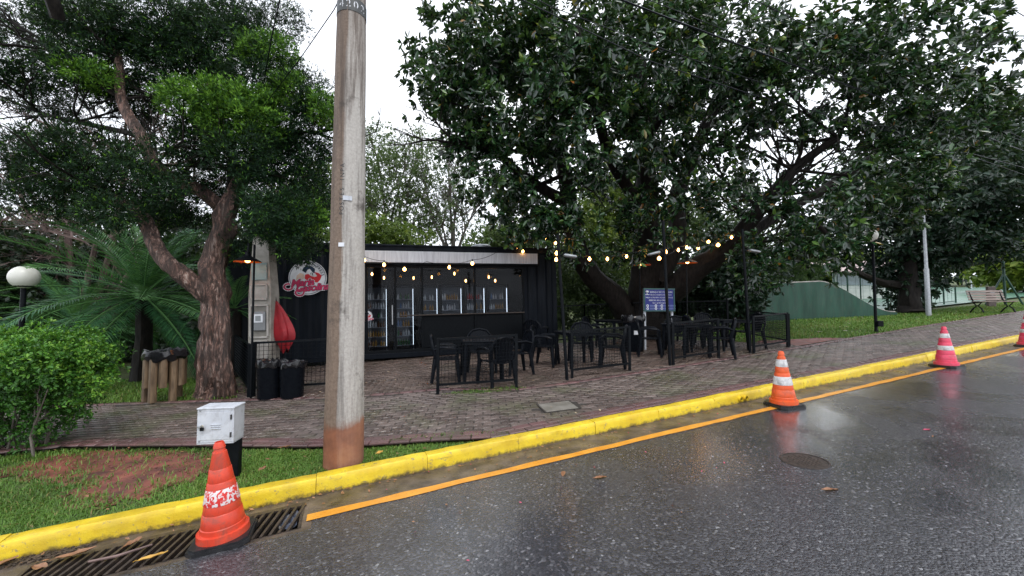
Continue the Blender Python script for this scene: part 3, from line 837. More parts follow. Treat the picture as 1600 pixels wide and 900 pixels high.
cable([pt(560, -60, 4.2), pt(522, 15, 4.8), pt(470, 90, 5.6), pt(405, 175, 6.8)], .0065, 'thin wire dropping left from the utility pole into the tree')
cable([pt(450, -50, 4.6), pt(437, 0, 5.0), pt(425, 55, 5.5), pt(412, 130, 6.4)], .009, 'cable dropping steeply beside the left tree crown')

# ================================================================== TRAFFIC CONES
def make_cone(label, px, py, Hh, body, bands, lean, rz, ridged=True, worn=False):
    d = ray(px, py); s = CAMH / (A_ * d.x - d.z); p = d * s
    z0 = road_z(p.x, p.y) + .003
    t_ = thing('traffic_cone', label, 'traffic cone', (p.x, p.y, z0), rot=(lean[0], -math.atan(A_) + lean[1], rz), group='traffic cones along the kerb')
    k = Hh / .75
    mb = MB(); a = .20 * k; c = .055 * k
    oct_ = [(-a, -a + c), (-a + c, -a), (a - c, -a), (a, -a + c), (a, a - c), (a - c, a), (-a + c, a), (-a, a - c)]
    mb.prism(oct_, 0, .028 * k)
    mb.prism([(x * .93, y * .93) for x, y in oct_], .028 * k, .042 * k)
    obj('base', mb, M['rubber'], t_)
    rb, rt = .158 * k, .034 * k; z_b = .040 * k; zt = Hh
    def rr(z): return rb + (rt - rb) * (z - z_b) / (zt - z_b)
    pr = [(rb + .016 * k, z_b), (rb + .012 * k, z_b + .05 * k), (rr(z_b + .055 * k), z_b + .055 * k)]
    for f in (.17, .30, .46, .60, .73):
        z = Hh * f
        pr += [(rr(z) + .004 * k, z), (rr(z) - .002 * k, z + .006 * k), (rr(z + .012 * k) + .001 * k, z + .012 * k)] if ridged else [(rr(z), z)]
    pr += [(rr(Hh * .90), Hh * .90), (rr(Hh * .905) - .006 * k, Hh * .905), (rr(Hh * .935) - .007 * k, Hh * .935), (rr(Hh * .94), Hh * .94), (rr(Hh) , Hh * .985), (rt * .8, Hh), (rt * .7, Hh), (rt * .65, Hh - .03)]
    mb = MB(); mb.lathe(pr, 32); obj('body', mb, M[body], t_, smooth=True)
    for f0, f1 in bands:
        mb = MB(); mb.lathe([(rr(Hh * f0) + .005 * k, Hh * f0), (rr(Hh * f0) + .0065 * k, Hh * f0 + .004), (rr(Hh * f1) + .0065 * k, Hh * f1 - .004), (rr(Hh * f1) + .005 * k, Hh * f1)], 32, cap=False)
        obj('reflective_band', mb, M['worn_band' if worn else 'band_white'], t_, smooth=True)
    return t_
def worn():
    m, nt, b = nodes('worn_lettered_band'); v = coords(nt)
    n_ = noise(nt, coords(nt, (1, 1, .8)), 34, 3, .6, 1.2)
    c = ramp(nt, n_, [(.47, (.74, .70, .70)), (.53, (.66, .035, .03))])
    nt.links.new(c, b.inputs['Base Color']); b.inputs['Roughness'].default_value = .5; return m
M['worn_band'] = worn()
make_cone('red orange traffic cone with a worn letter band beside the drain grates', 350, 842, .71, 'red_cone', [(.395, .545)], (0, R(-.8)), R(22), worn=True)
make_cone('bright orange cone with two white bands beside the kerb pipe ends', 1225, 634, .75, 'orange_cone', [(.395, .545), (.72, .855)], (0, R(1.2)), R(12))
make_cone('faded pink red cone with two white bands farther up the kerb', 1479, 573, .75, 'pink_cone', [(.42, .53), (.72, .83)], (0, R(.8)), R(18))
make_cone('pinkish cone half out of the picture at the right end of the kerb', 1607, 541, .75, 'pink_cone', [(.42, .53), (.72, .83)], (0, 0), R(30))

# ================================================================== DRAIN GRATES
for k, (a, b) in enumerate(DR):
    c = tdr((a + b) / 2, -.345, -.012)
    t_ = thing('drain_grate', ('long rusty drain grate with leaves on it left of the red orange cone', 'short rusty drain grate right of the red orange cone')[k], 'drain grate', c, rot=(0, -math.atan(A_) * .92, math.atan2(T.y, T.x)), group='storm drain grates')
    L = b - a
    mb = MB()
    mb.box((0, .205, 0), (L, .05, .02)); mb.box((0, -.215, 0), (L, .024, .02)); mb.box((-L / 2 + .012, -.005, 0), (.024, .37, .02)); mb.box((L / 2 - .012, -.005, 0), (.024, .37, .02))
    obj('frame', mb, M['iron'], t_)
    n = int(L / .062)
    for i in range(n):
        x = -L / 2 + .045 + i * (L - .09) / max(1, n - 1)
        mb = MB(); mb.bar((x - .045, -.205, .002), (x + .045, .182, .002), .020, .028); obj('bar', mb, M['iron'], t_)
# plastic scrap in the short grate
mb = MB(); c = tdr(1.80, -.33, -.03); rr_ = random.Random(2)
g = 7; vs = [c + T * ((i / g - .5) * .12) + N * ((j / g - .5) * .26) + Vector((0, 0, rr_.uniform(-.012, .02))) for i in range(g + 1) for j in range(g + 1)]
mb.add(vs, [(i * (g + 1) + j, (i + 1) * (g + 1) + j, (i + 1) * (g + 1) + j + 1, i * (g + 1) + j + 1) for i in range(g) for j in range(g)])
tag(obj('plastic_scrap', mb, simple('blue_grey_film', (.10, .12, .17), None, 8, .12, .4), smooth=True), 'crumpled dark shiny plastic stuck in the short drain grate', 'litter')

# ------------------------------------------------------------------ fallen leaves
def fallen_leaf(px, py, L, W, ang, mat, label, curl=.25, lift=.02, onroad=True):
    p = G(px, py)
    if onroad: 
        d = ray(px, py); s = CAMH / (A_ * d.x - d.z); p = d * s; p = Vector((p.x, p.y, road_z(p.x, p.y)))
    mb = MB(); n = 8; rr_ = random.Random(int(px))
    vs = []
    for i in range(n + 1):
        s = i / n; hw = W / 2 * math.sin(math.pi * (s * .93 + .035)) ** .8 * rr_.uniform(.85, 1.1)
        x = (s - .5) * L; z = curl * L * (s - .4) ** 2
        for sd in (-1, -.5, 0, .5, 1):
            vs.append((x, hw * sd, z + abs(sd) * hw * .35 * (1 + .4 * rr_.random()) + rr_.uniform(-.004, .004)))
    fs = [(i * 5 + j, (i + 1) * 5 + j, (i + 1) * 5 + j + 1, i * 5 + j + 1) for i in range(n) for j in range(4)]
    o_ = len(vs)
    mb.add(vs, fs); mb.tube([(-L / 2, 0, .01), (-L * .62, 0, .004)], .0022, 4)
    o = obj('fallen_leaf', mb, M[mat], smooth=True, loc=p + Vector((0, 0, lift))); o.rotation_euler = (rr_.uniform(-.15, .15), rr_.uniform(-.1, .1) - A_, ang)
    return tag(o, label, 'leaf', 'fallen leaves')
fallen_leaf(118, 872, .21, .085, R(25), 'leaf_dry', 'large curled brown leaf at the left end of the long drain grate', .35, .02)
fallen_leaf(208, 856, .11, .075, R(70), 'leaf_dry', 'brown leaf standing against the kerb behind the long grate', .5, .03)
fallen_leaf(238, 878, .17, .055, R(20), 'leaf_yellow', 'yellow brown leaf lying on the bars of the long grate', .2, .03)
fallen_leaf(62, 892, .12, .06, R(-10), 'leaf_dry', 'small reddish brown leaf in the gutter at the bottom left corner', .3)
fallen_leaf(8, 884, .12, .07, R(40), 'leaf_dry', 'brown leaf cut by the left edge of the picture', .3)
fallen_leaf(1298, 766, .13, .045, R(5), 'leaf_dry', 'flat orange brown leaf on the road below the manhole cover', .05, .004)
fallen_leaf(593, 712, .085, .045, R(60), 'leaf_yellow', 'yellow leaf on the grass beside the utility pole foot', .2, .03, False)
fallen_leaf(410, 738, .085, .055, R(80), 'leaf_dry', 'brown leaf in the grass right of the locker post', .4, .03, False)
fallen_leaf(445, 702, .12, .06, R(15), 'leaf_dry', 'tan leaf at the paving edge left of the utility pole', .3, .02, False)
fallen_leaf(938, 747, .12, .05, R(10), 'leaf_dry', 'reddish leaf flat on the wet road below the middle of the kerb', .05, .004)
fallen_leaf(880, 741, .09, .045, R(80), 'leaf_dry', 'reddish leaf on the wet road just left of another like it', .05, .004)
fallen_leaf(1448, 672, .09, .03, R(10), 'petal', 'pinkish leaf on the road between the two farther cones', .1, .004)
# twig on the grate
mb = MB(); mb.tube([tdr(.60, -.33, .012), tdr(.76, -.36, .02), tdr(.93, -.30, .018)], [.008, .01, .006], 6)
tag(obj('fallen_twig', mb, M['twig'], smooth=True), 'short bare twig lying across the long drain grate', 'twig')
# litter too small to count
def litter(name, mat, pts, L, seed):
    mb = MB(); r_ = random.Random(seed)
    for p in pts:
        a = r_.uniform(0, 6.3); l = L * r_.uniform(.5, 1.3); wd = l * .45
        X = Vector((math.cos(a), math.sin(a), 0)) * l; Y = Vector((-math.sin(a), math.cos(a), 0)) * wd
        b = Vector(p) + Vector((0, 0, .006)); q = r_.uniform(.002, .012)
        mb.add([b - X, b - Y * .9 + Vector((0, 0, q)), b + X + Vector((0, 0, q)), b + Y + Vector((0, 0, .3 * q))], [(0, 1, 2, 3)])
    return struct_stuff(name, mb, mat)
def struct_stuff(name, mb, mat):
    o = obj(name, mb, mat); o['kind'] = 'stuff'; return o
r_ = random.Random(21)
litter('fallen_petals', M['petal'], [tdr(r_.uniform(2.4, 7), r_.uniform(-.34, -.03)) for _ in range(16)] + [tdr(r_.uniform(2.2, 6), r_.uniform(-1.6, -.5)) for _ in range(10)], .012, 1)
litter('leaf_litter', M['leaf_dry'], [tdr(r_.uniform(-.6, 12), r_.gauss(-.06, .05)) for _ in range(240)] + [tdr(r_.uniform(2, 14), r_.uniform(-.36, -.02)) for _ in range(90)] + [tdr(r_.uniform(2, 10), r_.uniform(-2, -.5)) for _ in range(10)], .018, 2)
lp = []
while len(lp) < 190:
    p = (r_.uniform(-4, 9), r_.uniform(6.5, 12.5))
    if inside(p, patio_poly): lp.append(Vector((p[0], p[1], gz(*p))))
for _ in range(40):
    p = td(r_.uniform(2, 20), r_.uniform(.3, 2)); lp.append(p)
litter('patio_leaves', simple('pale_dry_leaf', (.45, .36, .24), (.22, .13, .07), 6, .6, .1), lp, .028, 3)
litter('park_leaves', simple('pale_leaf', (.55, .50, .40), None, 6, .6, .1), [td(r_.uniform(15, 26), r_.uniform(2.5, 5), .06) for _ in range(46)], .07, 4)
mbd = MB(); r_ = random.Random(8)
gx = 26
for i in range(gx):
    for _ in range(16):
        c = tdr(-.9 + i * .055 + r_.uniform(-.03, .03), r_.uniform(-.10, -.01) if r_.random() < .8 else r_.uniform(-.6, -.1) if i < 18 else -.04, r_.uniform(0, .012))
        mbd.box(c, (r_.uniform(.008, .035), r_.uniform(.006, .022), r_.uniform(.004, .014)), Matrix.Rotation(r_.uniform(0, 3), 3, 'Z'))
struct_stuff('gutter_debris', mbd, M['dirt'])
mbd = MB()
for q in scatter(soil_poly, 200, -.055):
    s_ = r_.uniform(.006, .022); mbd.bbox(q, (s_, s_ * r_.uniform(.6, 1), s_ * .6), s_ * .2, Matrix.Rotation(r_.uniform(0, 3), 3, (r_.random(), r_.random(), 1)))
struct_stuff('soil_clods', mbd, M['soil'])
blades('soil_weeds', scatter(soil_poly, 260, -.06), (.04, .11), .008, M['lf_grass'], lean=.9)
mbd = MB(); sp_ = scatter(verge, 240, -.02)
litter('verge_litter', M['leaf_dry'], [Vector(q) for q in sp_[:90]], .022, 9)

# ================================================================== LOCKER BOX ON A POST
lb = G(357, 742)
LZ = R(9)
t_ = thing('locker_box', 'small white metal locker with padlock on a short black post', 'locker', lb, LZ)
mb = MB(); mb.bbox((-.0, .07, .2), (.13, .07, .62), .006); obj('post', mb, M['black_metal'], t_)
bw, bh, bd = .305, .315, .185; bz = .485
cx = -.075
case = MB()
th = .012
case.box((cx, bd / 2, bz), (bw, th, bh)); case.box((cx - bw / 2 + th / 2, 0, bz), (th, bd, bh)); case.box((cx + bw / 2 - th / 2, 0, bz), (th, bd, bh))
case.bbox((cx, .002, bz + bh / 2), (bw + .012, bd + .02, .016), .004); case.box((cx, 0, bz - bh / 2), (bw, bd, th))
case.box((cx, -bd / 2 + .004, bz + bh / 2 - .018), (bw - .03, .012, .022)); case.box((cx, -bd / 2 + .004, bz - bh / 2 + .02), (bw - .03, .012, .022))
case.box((cx - bw / 2 + .02, -bd / 2 + .004, bz), (.022, .012, bh - .02)); case.box((cx + bw / 2 - .02, -bd / 2 + .004, bz), (.022, .012, bh - .02))
obj('case', case, M['white_paint'], t_)
d_ = MB(); d_.bbox((cx, -bd / 2 - .001, bz), (bw - .062, .010, bh - .062), .003); door = obj('door', d_, M['white_paint'], t_)
for k in range(3):
    l = MB(); l.bbox((cx + .005, -bd / 2 - .010, bz + .012 - k * .019), (.085, .010, .007), .003, Matrix.Rotation(R(-25), 3, 'X')); obj('louvre', l, M['white_paint'], door)
for dz in (.075, -.085):
    l = MB(); l.bbox((cx + bw / 2 - .022, -bd / 2 - .005, bz + dz), (.012, .012, .045), .002); obj('hinge', l, M['text_dark'], door)
l = MB(); l.bbox((cx - bw / 2 + .030, -bd / 2 - .010, bz - .002), (.045, .016, .018), .003); obj('latch', l, M['steel'], door)
pk = thing('padlock', 'small padlock hanging from the latch of the white locker', 'padlock', t_.matrix_basis @ Vector((cx - bw / 2 + .052, -bd / 2 - .024, bz - .02)), LZ)
l = MB(); l.bbox((0, 0, 0), (.032, .016, .030), .004); obj('body', l, M['black_metal'], pk)
l = MB(); l.tube([(-.010, 0, .012), (-.010, 0, .028), (0, 0, .036), (.010, 0, .028), (.010, 0, .012)], .0032, 6); obj('shackle', l, M['pad'], pk)

# ================================================================== CONTAINER CABIN
LEN, HGT, DEP = 8.4, 2.86, 2.44
TILT = math.atan(.021)
c0 = Vector((C0.x, C0.y, .35))
cab = thing('container_cafe', 'black corrugated container cafe with a glazed front behind the patio', 'container', c0, rot=(0, -TILT, CA))
# local: x runs left (negative) from the right front corner, y back, z up; floor at z=0
def corr(x0, x1, z0, z1, y, axis='x', depth=.036, pitch=.28):
    mb = MB(); n = max(1, round((x1 - x0) / pitch)); p = (x1 - x0) / n; prof = []
    for i in range(n):
        b = x0 + i * p
        prof += [(b, 0), (b + p * .26, 0), (b + p * .5, depth), (b + p * .76, depth)]
    prof.append((x1, 0))
    vs = []
    for x, d in prof:
        for z in (z0, z1): vs.append((x, y + d, z) if axis == 'x' else (y - d, x, z))
    mb.add(vs, [(2 * i, 2 * i + 2, 2 * i + 3, 2 * i + 1) for i in range(len(prof) - 1)]); return mb
XG0, XG1 = -5.25, -.98         # glazed opening
obj('corrugated_panel', corr(-LEN + .12, XG0, .12, HGT - .12, .02), M['navy_steel'], cab)
obj('corrugated_panel', corr(XG1, -.12, .12, HGT - .12, .02), M['navy_steel'], cab)
obj('end_wall', corr(.05, DEP - .05, .1, HGT - .1, -.02, 'y'), M['navy_steel'], cab)
obj('end_wall', corr(.05, DEP - .05, .1, HGT - .1, -LEN + .06, 'y'), M['navy_steel'], cab)
mb = MB(); mb.box((-LEN / 2, DEP, HGT / 2), (LEN, .06, HGT)); obj('back_wall', mb, M['inside'], cab)
mb = MB()
for x in (-.06, -LEN + .06):
    for y in (.05, DEP - .05): mb = MB(); mb.bbox((x, y, HGT / 2), (.14, .14, HGT), .012); obj('corner_post', mb, M['navy_steel'], cab)
mb = MB(); mb.bbox((-LEN / 2, .035, .06), (LEN - .3, .10, .13), .01); obj('bottom_rail', mb, M['navy_steel'], cab)
mb = MB(); mb.bbox((-LEN / 2, .02, HGT - .05), (LEN - .28, .12, .13), .012); obj('top_rail', mb, M['navy_steel'], cab)
mb = MB(); mb.bbox((-LEN / 2, DEP / 2, HGT + .03), (LEN + .06, DEP + .16, .05), .01); roof = obj('roof', mb, M['navy_steel'], cab)
mb = MB(); mb.lathe([(.22, 0), (.22, .06), (.30, .07), (.30, .12), (.24, .16), (.05, .19)], 20, (-2.05, .75, HGT + .055)); obj('roof_vent', mb, M['steel'], roof, smooth=True)
mb = MB(); mb.box((-LEN / 2, DEP / 2, .02), (LEN - .1, DEP - .1, .06)); obj('floor', mb, M['inside'], cab)
# white fascia over the glazing, with a shallow box behind it
fz0, fz1 = 2.44, 2.735
mb = MB(); mb.bbox((-3.12, -.10, (fz0 + fz1) / 2), (5.95 - 1.0 + .05, .10, fz1 - fz0), .006); fas = obj('fascia_board', mb, M['fascia'], cab)
mb = MB(); mb.box((-3.12, -.10, fz0 - .025), (5.0, .14, .035)); obj('fascia_trim', mb, M['black_metal'], fas)
# frames and panes
zT = fz0 - .05
fr = MB()
for x in (XG0 + .03, -4.52, -3.84, -2.42, -1.01): fr.bbox((x, .05, zT / 2 + .06), (.055, .07, zT - .12), .006)
fr.bbox(((XG0 + XG1) / 2, .05, .15), (XG1 - XG0, .075, .10), .008); fr.bbox(((XG0 + XG1) / 2, .05, zT - .03), (XG1 - XG0, .07, .08), .008)
fr.bbox(((-3.84 + XG1) / 2, .05, 1.06), (XG1 + 3.84, .075, .06), .006)
obj('window_frame', fr, M['black_metal'], cab)
for x0, x1, z0, z1, nm in ((XG0 + .06, -4.55, .2, zT - .07, 'door_pane'), (-4.49, -3.87, .2, zT - .07, 'door_pane'), (-3.81, -2.45, 1.09, zT - .07, 'window_pane'), (-2.39, -1.04, 1.09, zT - .07, 'window_pane')):
    mb = MB(); mb.box(((x0 + x1) / 2, .055, (z0 + z1) / 2), (x1 - x0, .010, z1 - z0)); obj(nm, mb, M['glass'], cab)
mb = MB(); mb.bbox(((-3.81 + XG1) / 2 - .02, .075, .62), (XG1 + 3.78, .03, .82), .004); obj('counter_panel', mb, M['black_metal'], cab)
mb = MB(); mb.bbox(((-4.46 + XG1) / 2, -.01, 1.075), (XG1 + 4.40, .10, .028), .005); obj('counter_ledge', mb, M['iron'], cab)
mb = MB(); mb.bar((-4.60, .005, .85), (-4.60, .005, 1.35), .025); obj('door_handle', mb, M['steel'], cab)
cw = cab.matrix_basis
def cp(x, y, z): return cw @ Vector((x, y, z))
CROT = (0, -TILT, CA)
# door step and dark mat
mb = MB(); mb.bbox((-5.0, -.42, -.30), (1.5, .85, .05), .008)
m_ = obj('door_mat', mb, M['black_plastic'], None, loc=c0); m_.rotation_euler = CROT
m_.location = c0; tag(m_, 'dark mat on the paving before the container glass door', 'door mat')
# lit drinks fridges
M['fridge_grey'] = simple('fridge_grey', (.16, .17, .18), None, 5, .4, 0)
def fridge(x, wd, h, zb, label, seed, deep=1.35):
    r_ = random.Random(seed)
    t_ = thing('drinks_fridge', label, 'fridge', cp(x, deep, .05 + zb), rot=CROT, group='drinks fridges inside the container')
    d = .5
    mb = MB(); mb.box((0, d, h / 2), (wd, .03, h)); mb.box((-wd / 2, d / 2, h / 2), (.03, d, h)); mb.box((wd / 2, d / 2, h / 2), (.03, d, h)); mb.box((0, d / 2, h - .02), (wd - .03, d, .04)); mb.box((0, d / 2, .05), (wd - .03, d, .1))
    cabn = obj('cabinet', mb, M['fridge_grey'], t_)
    mb = MB()
    for c, s in (((-wd / 2 + .012, -.004, h / 2), (.075, .02, h)), ((wd / 2 - .006, -.004, h / 2), (.055, .02, h)), ((0, -.004, h - .045), (wd - .09, .02, .09)), ((0, -.004, .06), (wd - .09, .02, .12))): mb.box(c, s)
    obj('door_frame', mb, M['black_plastic'], t_)
    for sx_ in (-1, 1):
        mb = MB(); mb.box((sx_ * (wd / 2 - .034), .022, h / 2), (.018, .014, h - .26)); obj('light_strip', mb, M['strip'], t_)
    ns = int((h - .25) / .27)
    for k in range(ns):
        z = .12 + k * (h - .28) / ns
        mb = MB(); mb.box((0, d / 2 + .02, z), (wd - .05, d - .12, .012)); sh = obj('shelf', mb, M['steel'], t_)
        n = int((wd - .1) / .072); kind = r_.choice(['green', 'brown', 'red', 'amber', 'pale', 'white', 'blue'])
        for i in range(n):
            if r_.random() < .1: continue
            if r_.random() < .3: kind = r_.choice(['green', 'brown', 'red', 'amber', 'pale', 'white', 'blue'])
            mb = MB(); hh = r_.uniform(.15, .2); xx = -wd / 2 + .075 + i * .072; rd = .029
            mb.lathe([(rd, 0), (rd, hh * .6), (.011, hh * .82), (.011, hh), (.002, hh)], 8, (xx, .12, z + .007)); obj('bottle', mb, M['bottle_' + kind], sh, smooth=True)
fridge(-5.02, .62, 1.9, 0, 'tall lit drinks fridge behind the container glass door', 1)
fridge(-4.26, .60, 1.9, 0, 'tall lit drinks fridge just right of the glass door frame', 2)
fridge(-3.52, .52, 1.85, .05, 'lit drinks fridge at the left end of the container window', 3)
fridge(-2.86, .66, 1.85, .05, 'lit drinks fridge with a bright strip left of the window mullion', 4)
fridge(-2.12, .62, 1.85, .05, 'lit drinks fridge just right of the window mullion', 5)
fridge(-1.40, .66, 1.85, .05, 'lit drinks fridge at the right end of the container window', 6)

# round cafe logo sign on the container front, and its small sticker on the door
def logo(t_, s, full=True):
    """s: radius of the disc; local x right, y up, z out"""
    def ring(r0, r1, z, name, m, n=48):
        mb = MB()
        vs = [(r * math.cos(2 * math.pi * i / n), r * math.sin(2 * math.pi * i / n), z) for r in (r0, r1) for i in range(n)]
        mb.add(vs, [(i, n + i, n + (i + 1) % n, (i + 1) % n) for i in range(n)]); return obj(name, mb, m, t_)
    mb = MB(); n = 48; c = [(s * math.cos(2 * math.pi * i / n), s * math.sin(2 * math.pi * i / n)) for i in range(n)]
    mb.prism(c, 0, .03); obj('disc', mb, M['sign_white'], t_)
    ring(.925 * s, .955 * s, .0335, 'outline_ring', M['sign_navy']); 
    def flat(poly, z, name, m):
        mb = MB(); mb.prism([(x * s, y * s) for x, y in poly], .03, z); return obj(name, mb, m, t_)
    flat([(-.30, .42), (-.22, .60), (-.02, .72), (.22, .66), (.38, .52), (.36, .28), (.16, .24), (-.05, .36), (-.12, .28)], .034, 'hair_shape', M['sign_navy'])
    flat([(-.02, .46), (.10, .52), (.20, .38), (.34, .22), (.50, .10), (.40, .06), (.20, .16), (.06, .22), (-.08, .32)], .037, 'face_shape', M['text_white'])
    flat([(.34, .34), (.56, .28), (.74, .12), (.66, -.10), (.52, -.28), (.28, -.26), (-.02, -.16), (-.16, -.05), (-.14, .18), (.02, .22), (.16, .10), (.36, .04), (.48, .12)], .0355, 'scarf_shape', M['sign_red'])
    flat([(-.62, -.18), (-.58, .12), (-.40, .28), (-.22, .22), (-.16, .0), (-.30, -.10), (-.34, -.24)], .0345, 'hand_shape', M['skin_print'])
    if full:
        for txt, a0, a1 in (('EXPRESS', 72, 12), ('BURGER', 168, 108)):
            if txt == 'BURGER': continue
            items = []
            for i, ch in enumerate(txt):
                a = R(a0 + (a1 - a0) * i / (len(txt) - 1)); r = .80 * s
                Mx = Matrix.Translation((r * math.cos(a), r * math.sin(a), .034)) @ Matrix.Rotation(a - math.pi / 2, 4, 'Z')
                items.append((text_mesh(ch, .21 * s, offset=.004 * s), Mx))
            obj('ring_lettering', join_text(items, M['sign_navy'], 'ring_lettering'), None, t_)
    for txt, x, y, sz in (('Maria', -.30, -.30, .52), ('Gasolina', .22, -.58, .50)):
        rot = Matrix.Rotation(R(5), 4, 'Z')
        for nm, off, z, m in (('script_backing', .055 * s, .0375, 'sign_white'), ('script_edge', .032 * s, .039, 'sign_navy'), ('script_lettering', .012 * s, .0405, 'magenta')):
            if nm == 'script_edge' and not full: continue
            me = text_mesh(txt, sz * s * 1.12, offset=off, shear=.32, spacing=.92)
            obj(nm, join_text([(me, Matrix.Translation((x * s, y * s, z)) @ rot)], M[m], nm), None, t_)
    # the swash that runs back under the M and the G
    for (cx_, cy_, r) in ((-1.0, -.52, .17), (-.42, -.86, .17)):
        for nm, wd, z, m in (('swash_backing', .085, .0365, 'sign_white'), ('swash', .045, .040, 'magenta')):
            mb = MB(); pts = [((cx_ + r * 1.25 * math.cos(a)) * s, (cy_ + r * math.sin(a)) * s) for a in [R(70 + i * 20) for i in range(16)]]
            pts.append(((cx_ + .36) * s, (cy_ + .30) * s))
            for a, b in zip(pts[:-1], pts[1:]):
                d = Vector((b[0] - a[0], b[1] - a[1])).normalized(); q = Vector((-d.y, d.x)) * wd * s
                mb.add([(a[0] - q.x, a[1] - q.y, z), (b[0] - q.x, b[1] - q.y, z), (b[0] + q.x, b[1] + q.y, z), (a[0] + q.x, a[1] + q.y, z)], [(0, 1, 2, 3)])
            obj(nm, mb, M[m], t_)
def local_of(px, py, y_loc):                 # container-local x,z of the spot seen at a pixel on the plane y = y_loc
    inv = cw.inverted(); o = inv @ Vector((0, 0, CAMH)); e = inv @ (Vector((0, 0, CAMH)) + ray(px, py)); d = e - o
    s = (y_loc - o.y) / d.y; q = o + d * s; return q.x, q.z
sx, sz = local_of(481, 434, -.12)
Ls = thing('cafe_sign', 'round white cafe logo sign with pink script on the black container', 'sign', cp(sx, -.12, sz))
Ls.matrix_basis = Matrix.Translation(cp(sx, -.09, sz)) @ face_frame((0, 0, 0), cw.to_3x3() @ Vector((1, 0, 0)), cw.to_3x3() @ Vector((0, 0, 1)))
logo(Ls, 27 / F * cp(sx, -.12, sz).y)
sx, sz = local_of(573, 494, .03)
Ls = thing('door_sticker', 'small round cafe logo sticker on the container glass door', 'sticker', (0, 0, 0))
Ls.matrix_basis = Matrix.Translation(cp(sx, .045, sz)) @ face_frame((0, 0, 0), cw.to_3x3() @ Vector((1, 0, 0)), cw.to_3x3() @ Vector((0, 0, 1)), -.03)
logo(Ls, 8.5 / F * cp(sx, .0, sz).y, False)

# ================================================================== PATIO FURNITURE
def fence(a, b, h, label, name='fence_panel', bottom=.14, group='low black mesh fence panels', post=.045, mesh=.055):
    t_ = thing(name, label, 'fence', a, group=group)
    A = Vector((0, 0, 0)); B = Vector(b) - Vector(a); up = Vector((0, 0, 1))
    for p in (A, B):
        mb = MB(); mb.bar(p - up * .02, p + up * h, post); obj('post', mb, M['black_metal'], t_)
    u = (B - A).normalized() * (post / 2)
    for z in (h - .02, bottom): mb = MB(); mb.bar(A + u + up * z, B - u + up * z, .034); obj('rail', mb, M['black_metal'], t_)
    mb = MB(); L = (B - A).length; n = int(L / mesh)
    for i in range(1, n): p = A.lerp(B, i / n); mb.bar(p + up * bottom, p + up * (h - .02), .0055)
    n = int((h - bottom) / mesh)
    for i in range(1, n): z = bottom + (h - .02 - bottom) * i / n; mb.bar(A + u + up * z, B - u + up * z, .0055)
    o = obj('wire_mesh', mb, M['black_metal'], t_); o['kind'] = 'stuff'
    return t_
fence(G(684, 615), G(807, 606), .90, 'black mesh fence panel in front of the nearest table by the glazed front')
fence(G(894, 590), G(984, 579), .86, 'black mesh fence panel right of the post at the container corner')
fence(G(1052, 570), G(1123, 559), .86, 'black mesh fence panel just right of the post before the blue notice')
fence(G(1178, 551), G(1231, 542), .84, 'rightmost black mesh fence panel, open end near the grass')
fence(G(1233, 541), G(1168, 528), .80, 'black mesh fence side panel running back from the rightmost panel')
fence(G(396, 619), G(520, 611), .93, 'black mesh fence panel behind the two bins and the utility pole', mesh=.07)
fence(G(389, 620), G(366, 585), .9, 'black mesh fence side panel left of the meter post')
bf = [td(7.6, 6.3), td(9.0, 6.2), td(10.4, 5.7), td(11.2, 4.7), td(11.9, 3.6)]
for i, (a, b) in enumerate(zip(bf[:-1], bf[1:])):
    fence(a, b, 1.15, ['rear black wire fence next to the container corner', 'rear black wire fence behind the black bin', 'rear black wire fence behind the blue notice board', 'rear black wire fence at the right end of the patio'][i], group='rear wire fences of the patio', mesh=.09)

def lamp_post(px, py, top, label, lean, head='flood', hx=.3, hz=None, yaw=0.0):
    b = G(px, py)
    t_ = thing('lamp_post', label, 'lamp post', b, rot=(0, lean, 0), group='slim black lamp posts round the patio')
    mb = MB(); mb.tube([(0, 0, -.05), (0, 0, top)], .030, 10); obj('pole', mb, M['black_metal'], t_, smooth=True)
    hz = hz if hz is not None else top - .3
    mb = MB(); mb.tube([(0, 0, hz), (hx * .55, -.03, hz + .05), (hx, -.05, hz + .03)], .014, 8); arm = obj('arm', mb, M['black_metal'], t_, smooth=True)
    if head == 'flood':
        mb = MB(); sgn = 1 if hx > 0 else -1
        mb.bbox((hx * 1.2, -.05, hz - .01), (.24, .15, .05), .02, Matrix.Rotation(R(12) * sgn, 3, 'Y')); obj('lamp_head', mb, M['steel'], t_, smooth=True)
    return t_
lamp_post(886, 593, 2.62, 'leaning black lamp post at the container corner with a grey flood head', R(-3.4), hx=.16, hz=2.22)
lamp_post(1047, 571, 2.95, 'tall black lamp post standing in front of the blue notice board', R(-1.8), hx=-.20, hz=2.28)
lamp_post(1172, 551, 2.85, 'black lamp post left of the rightmost fence panel', R(-2.2), hx=.18, hz=2.33)
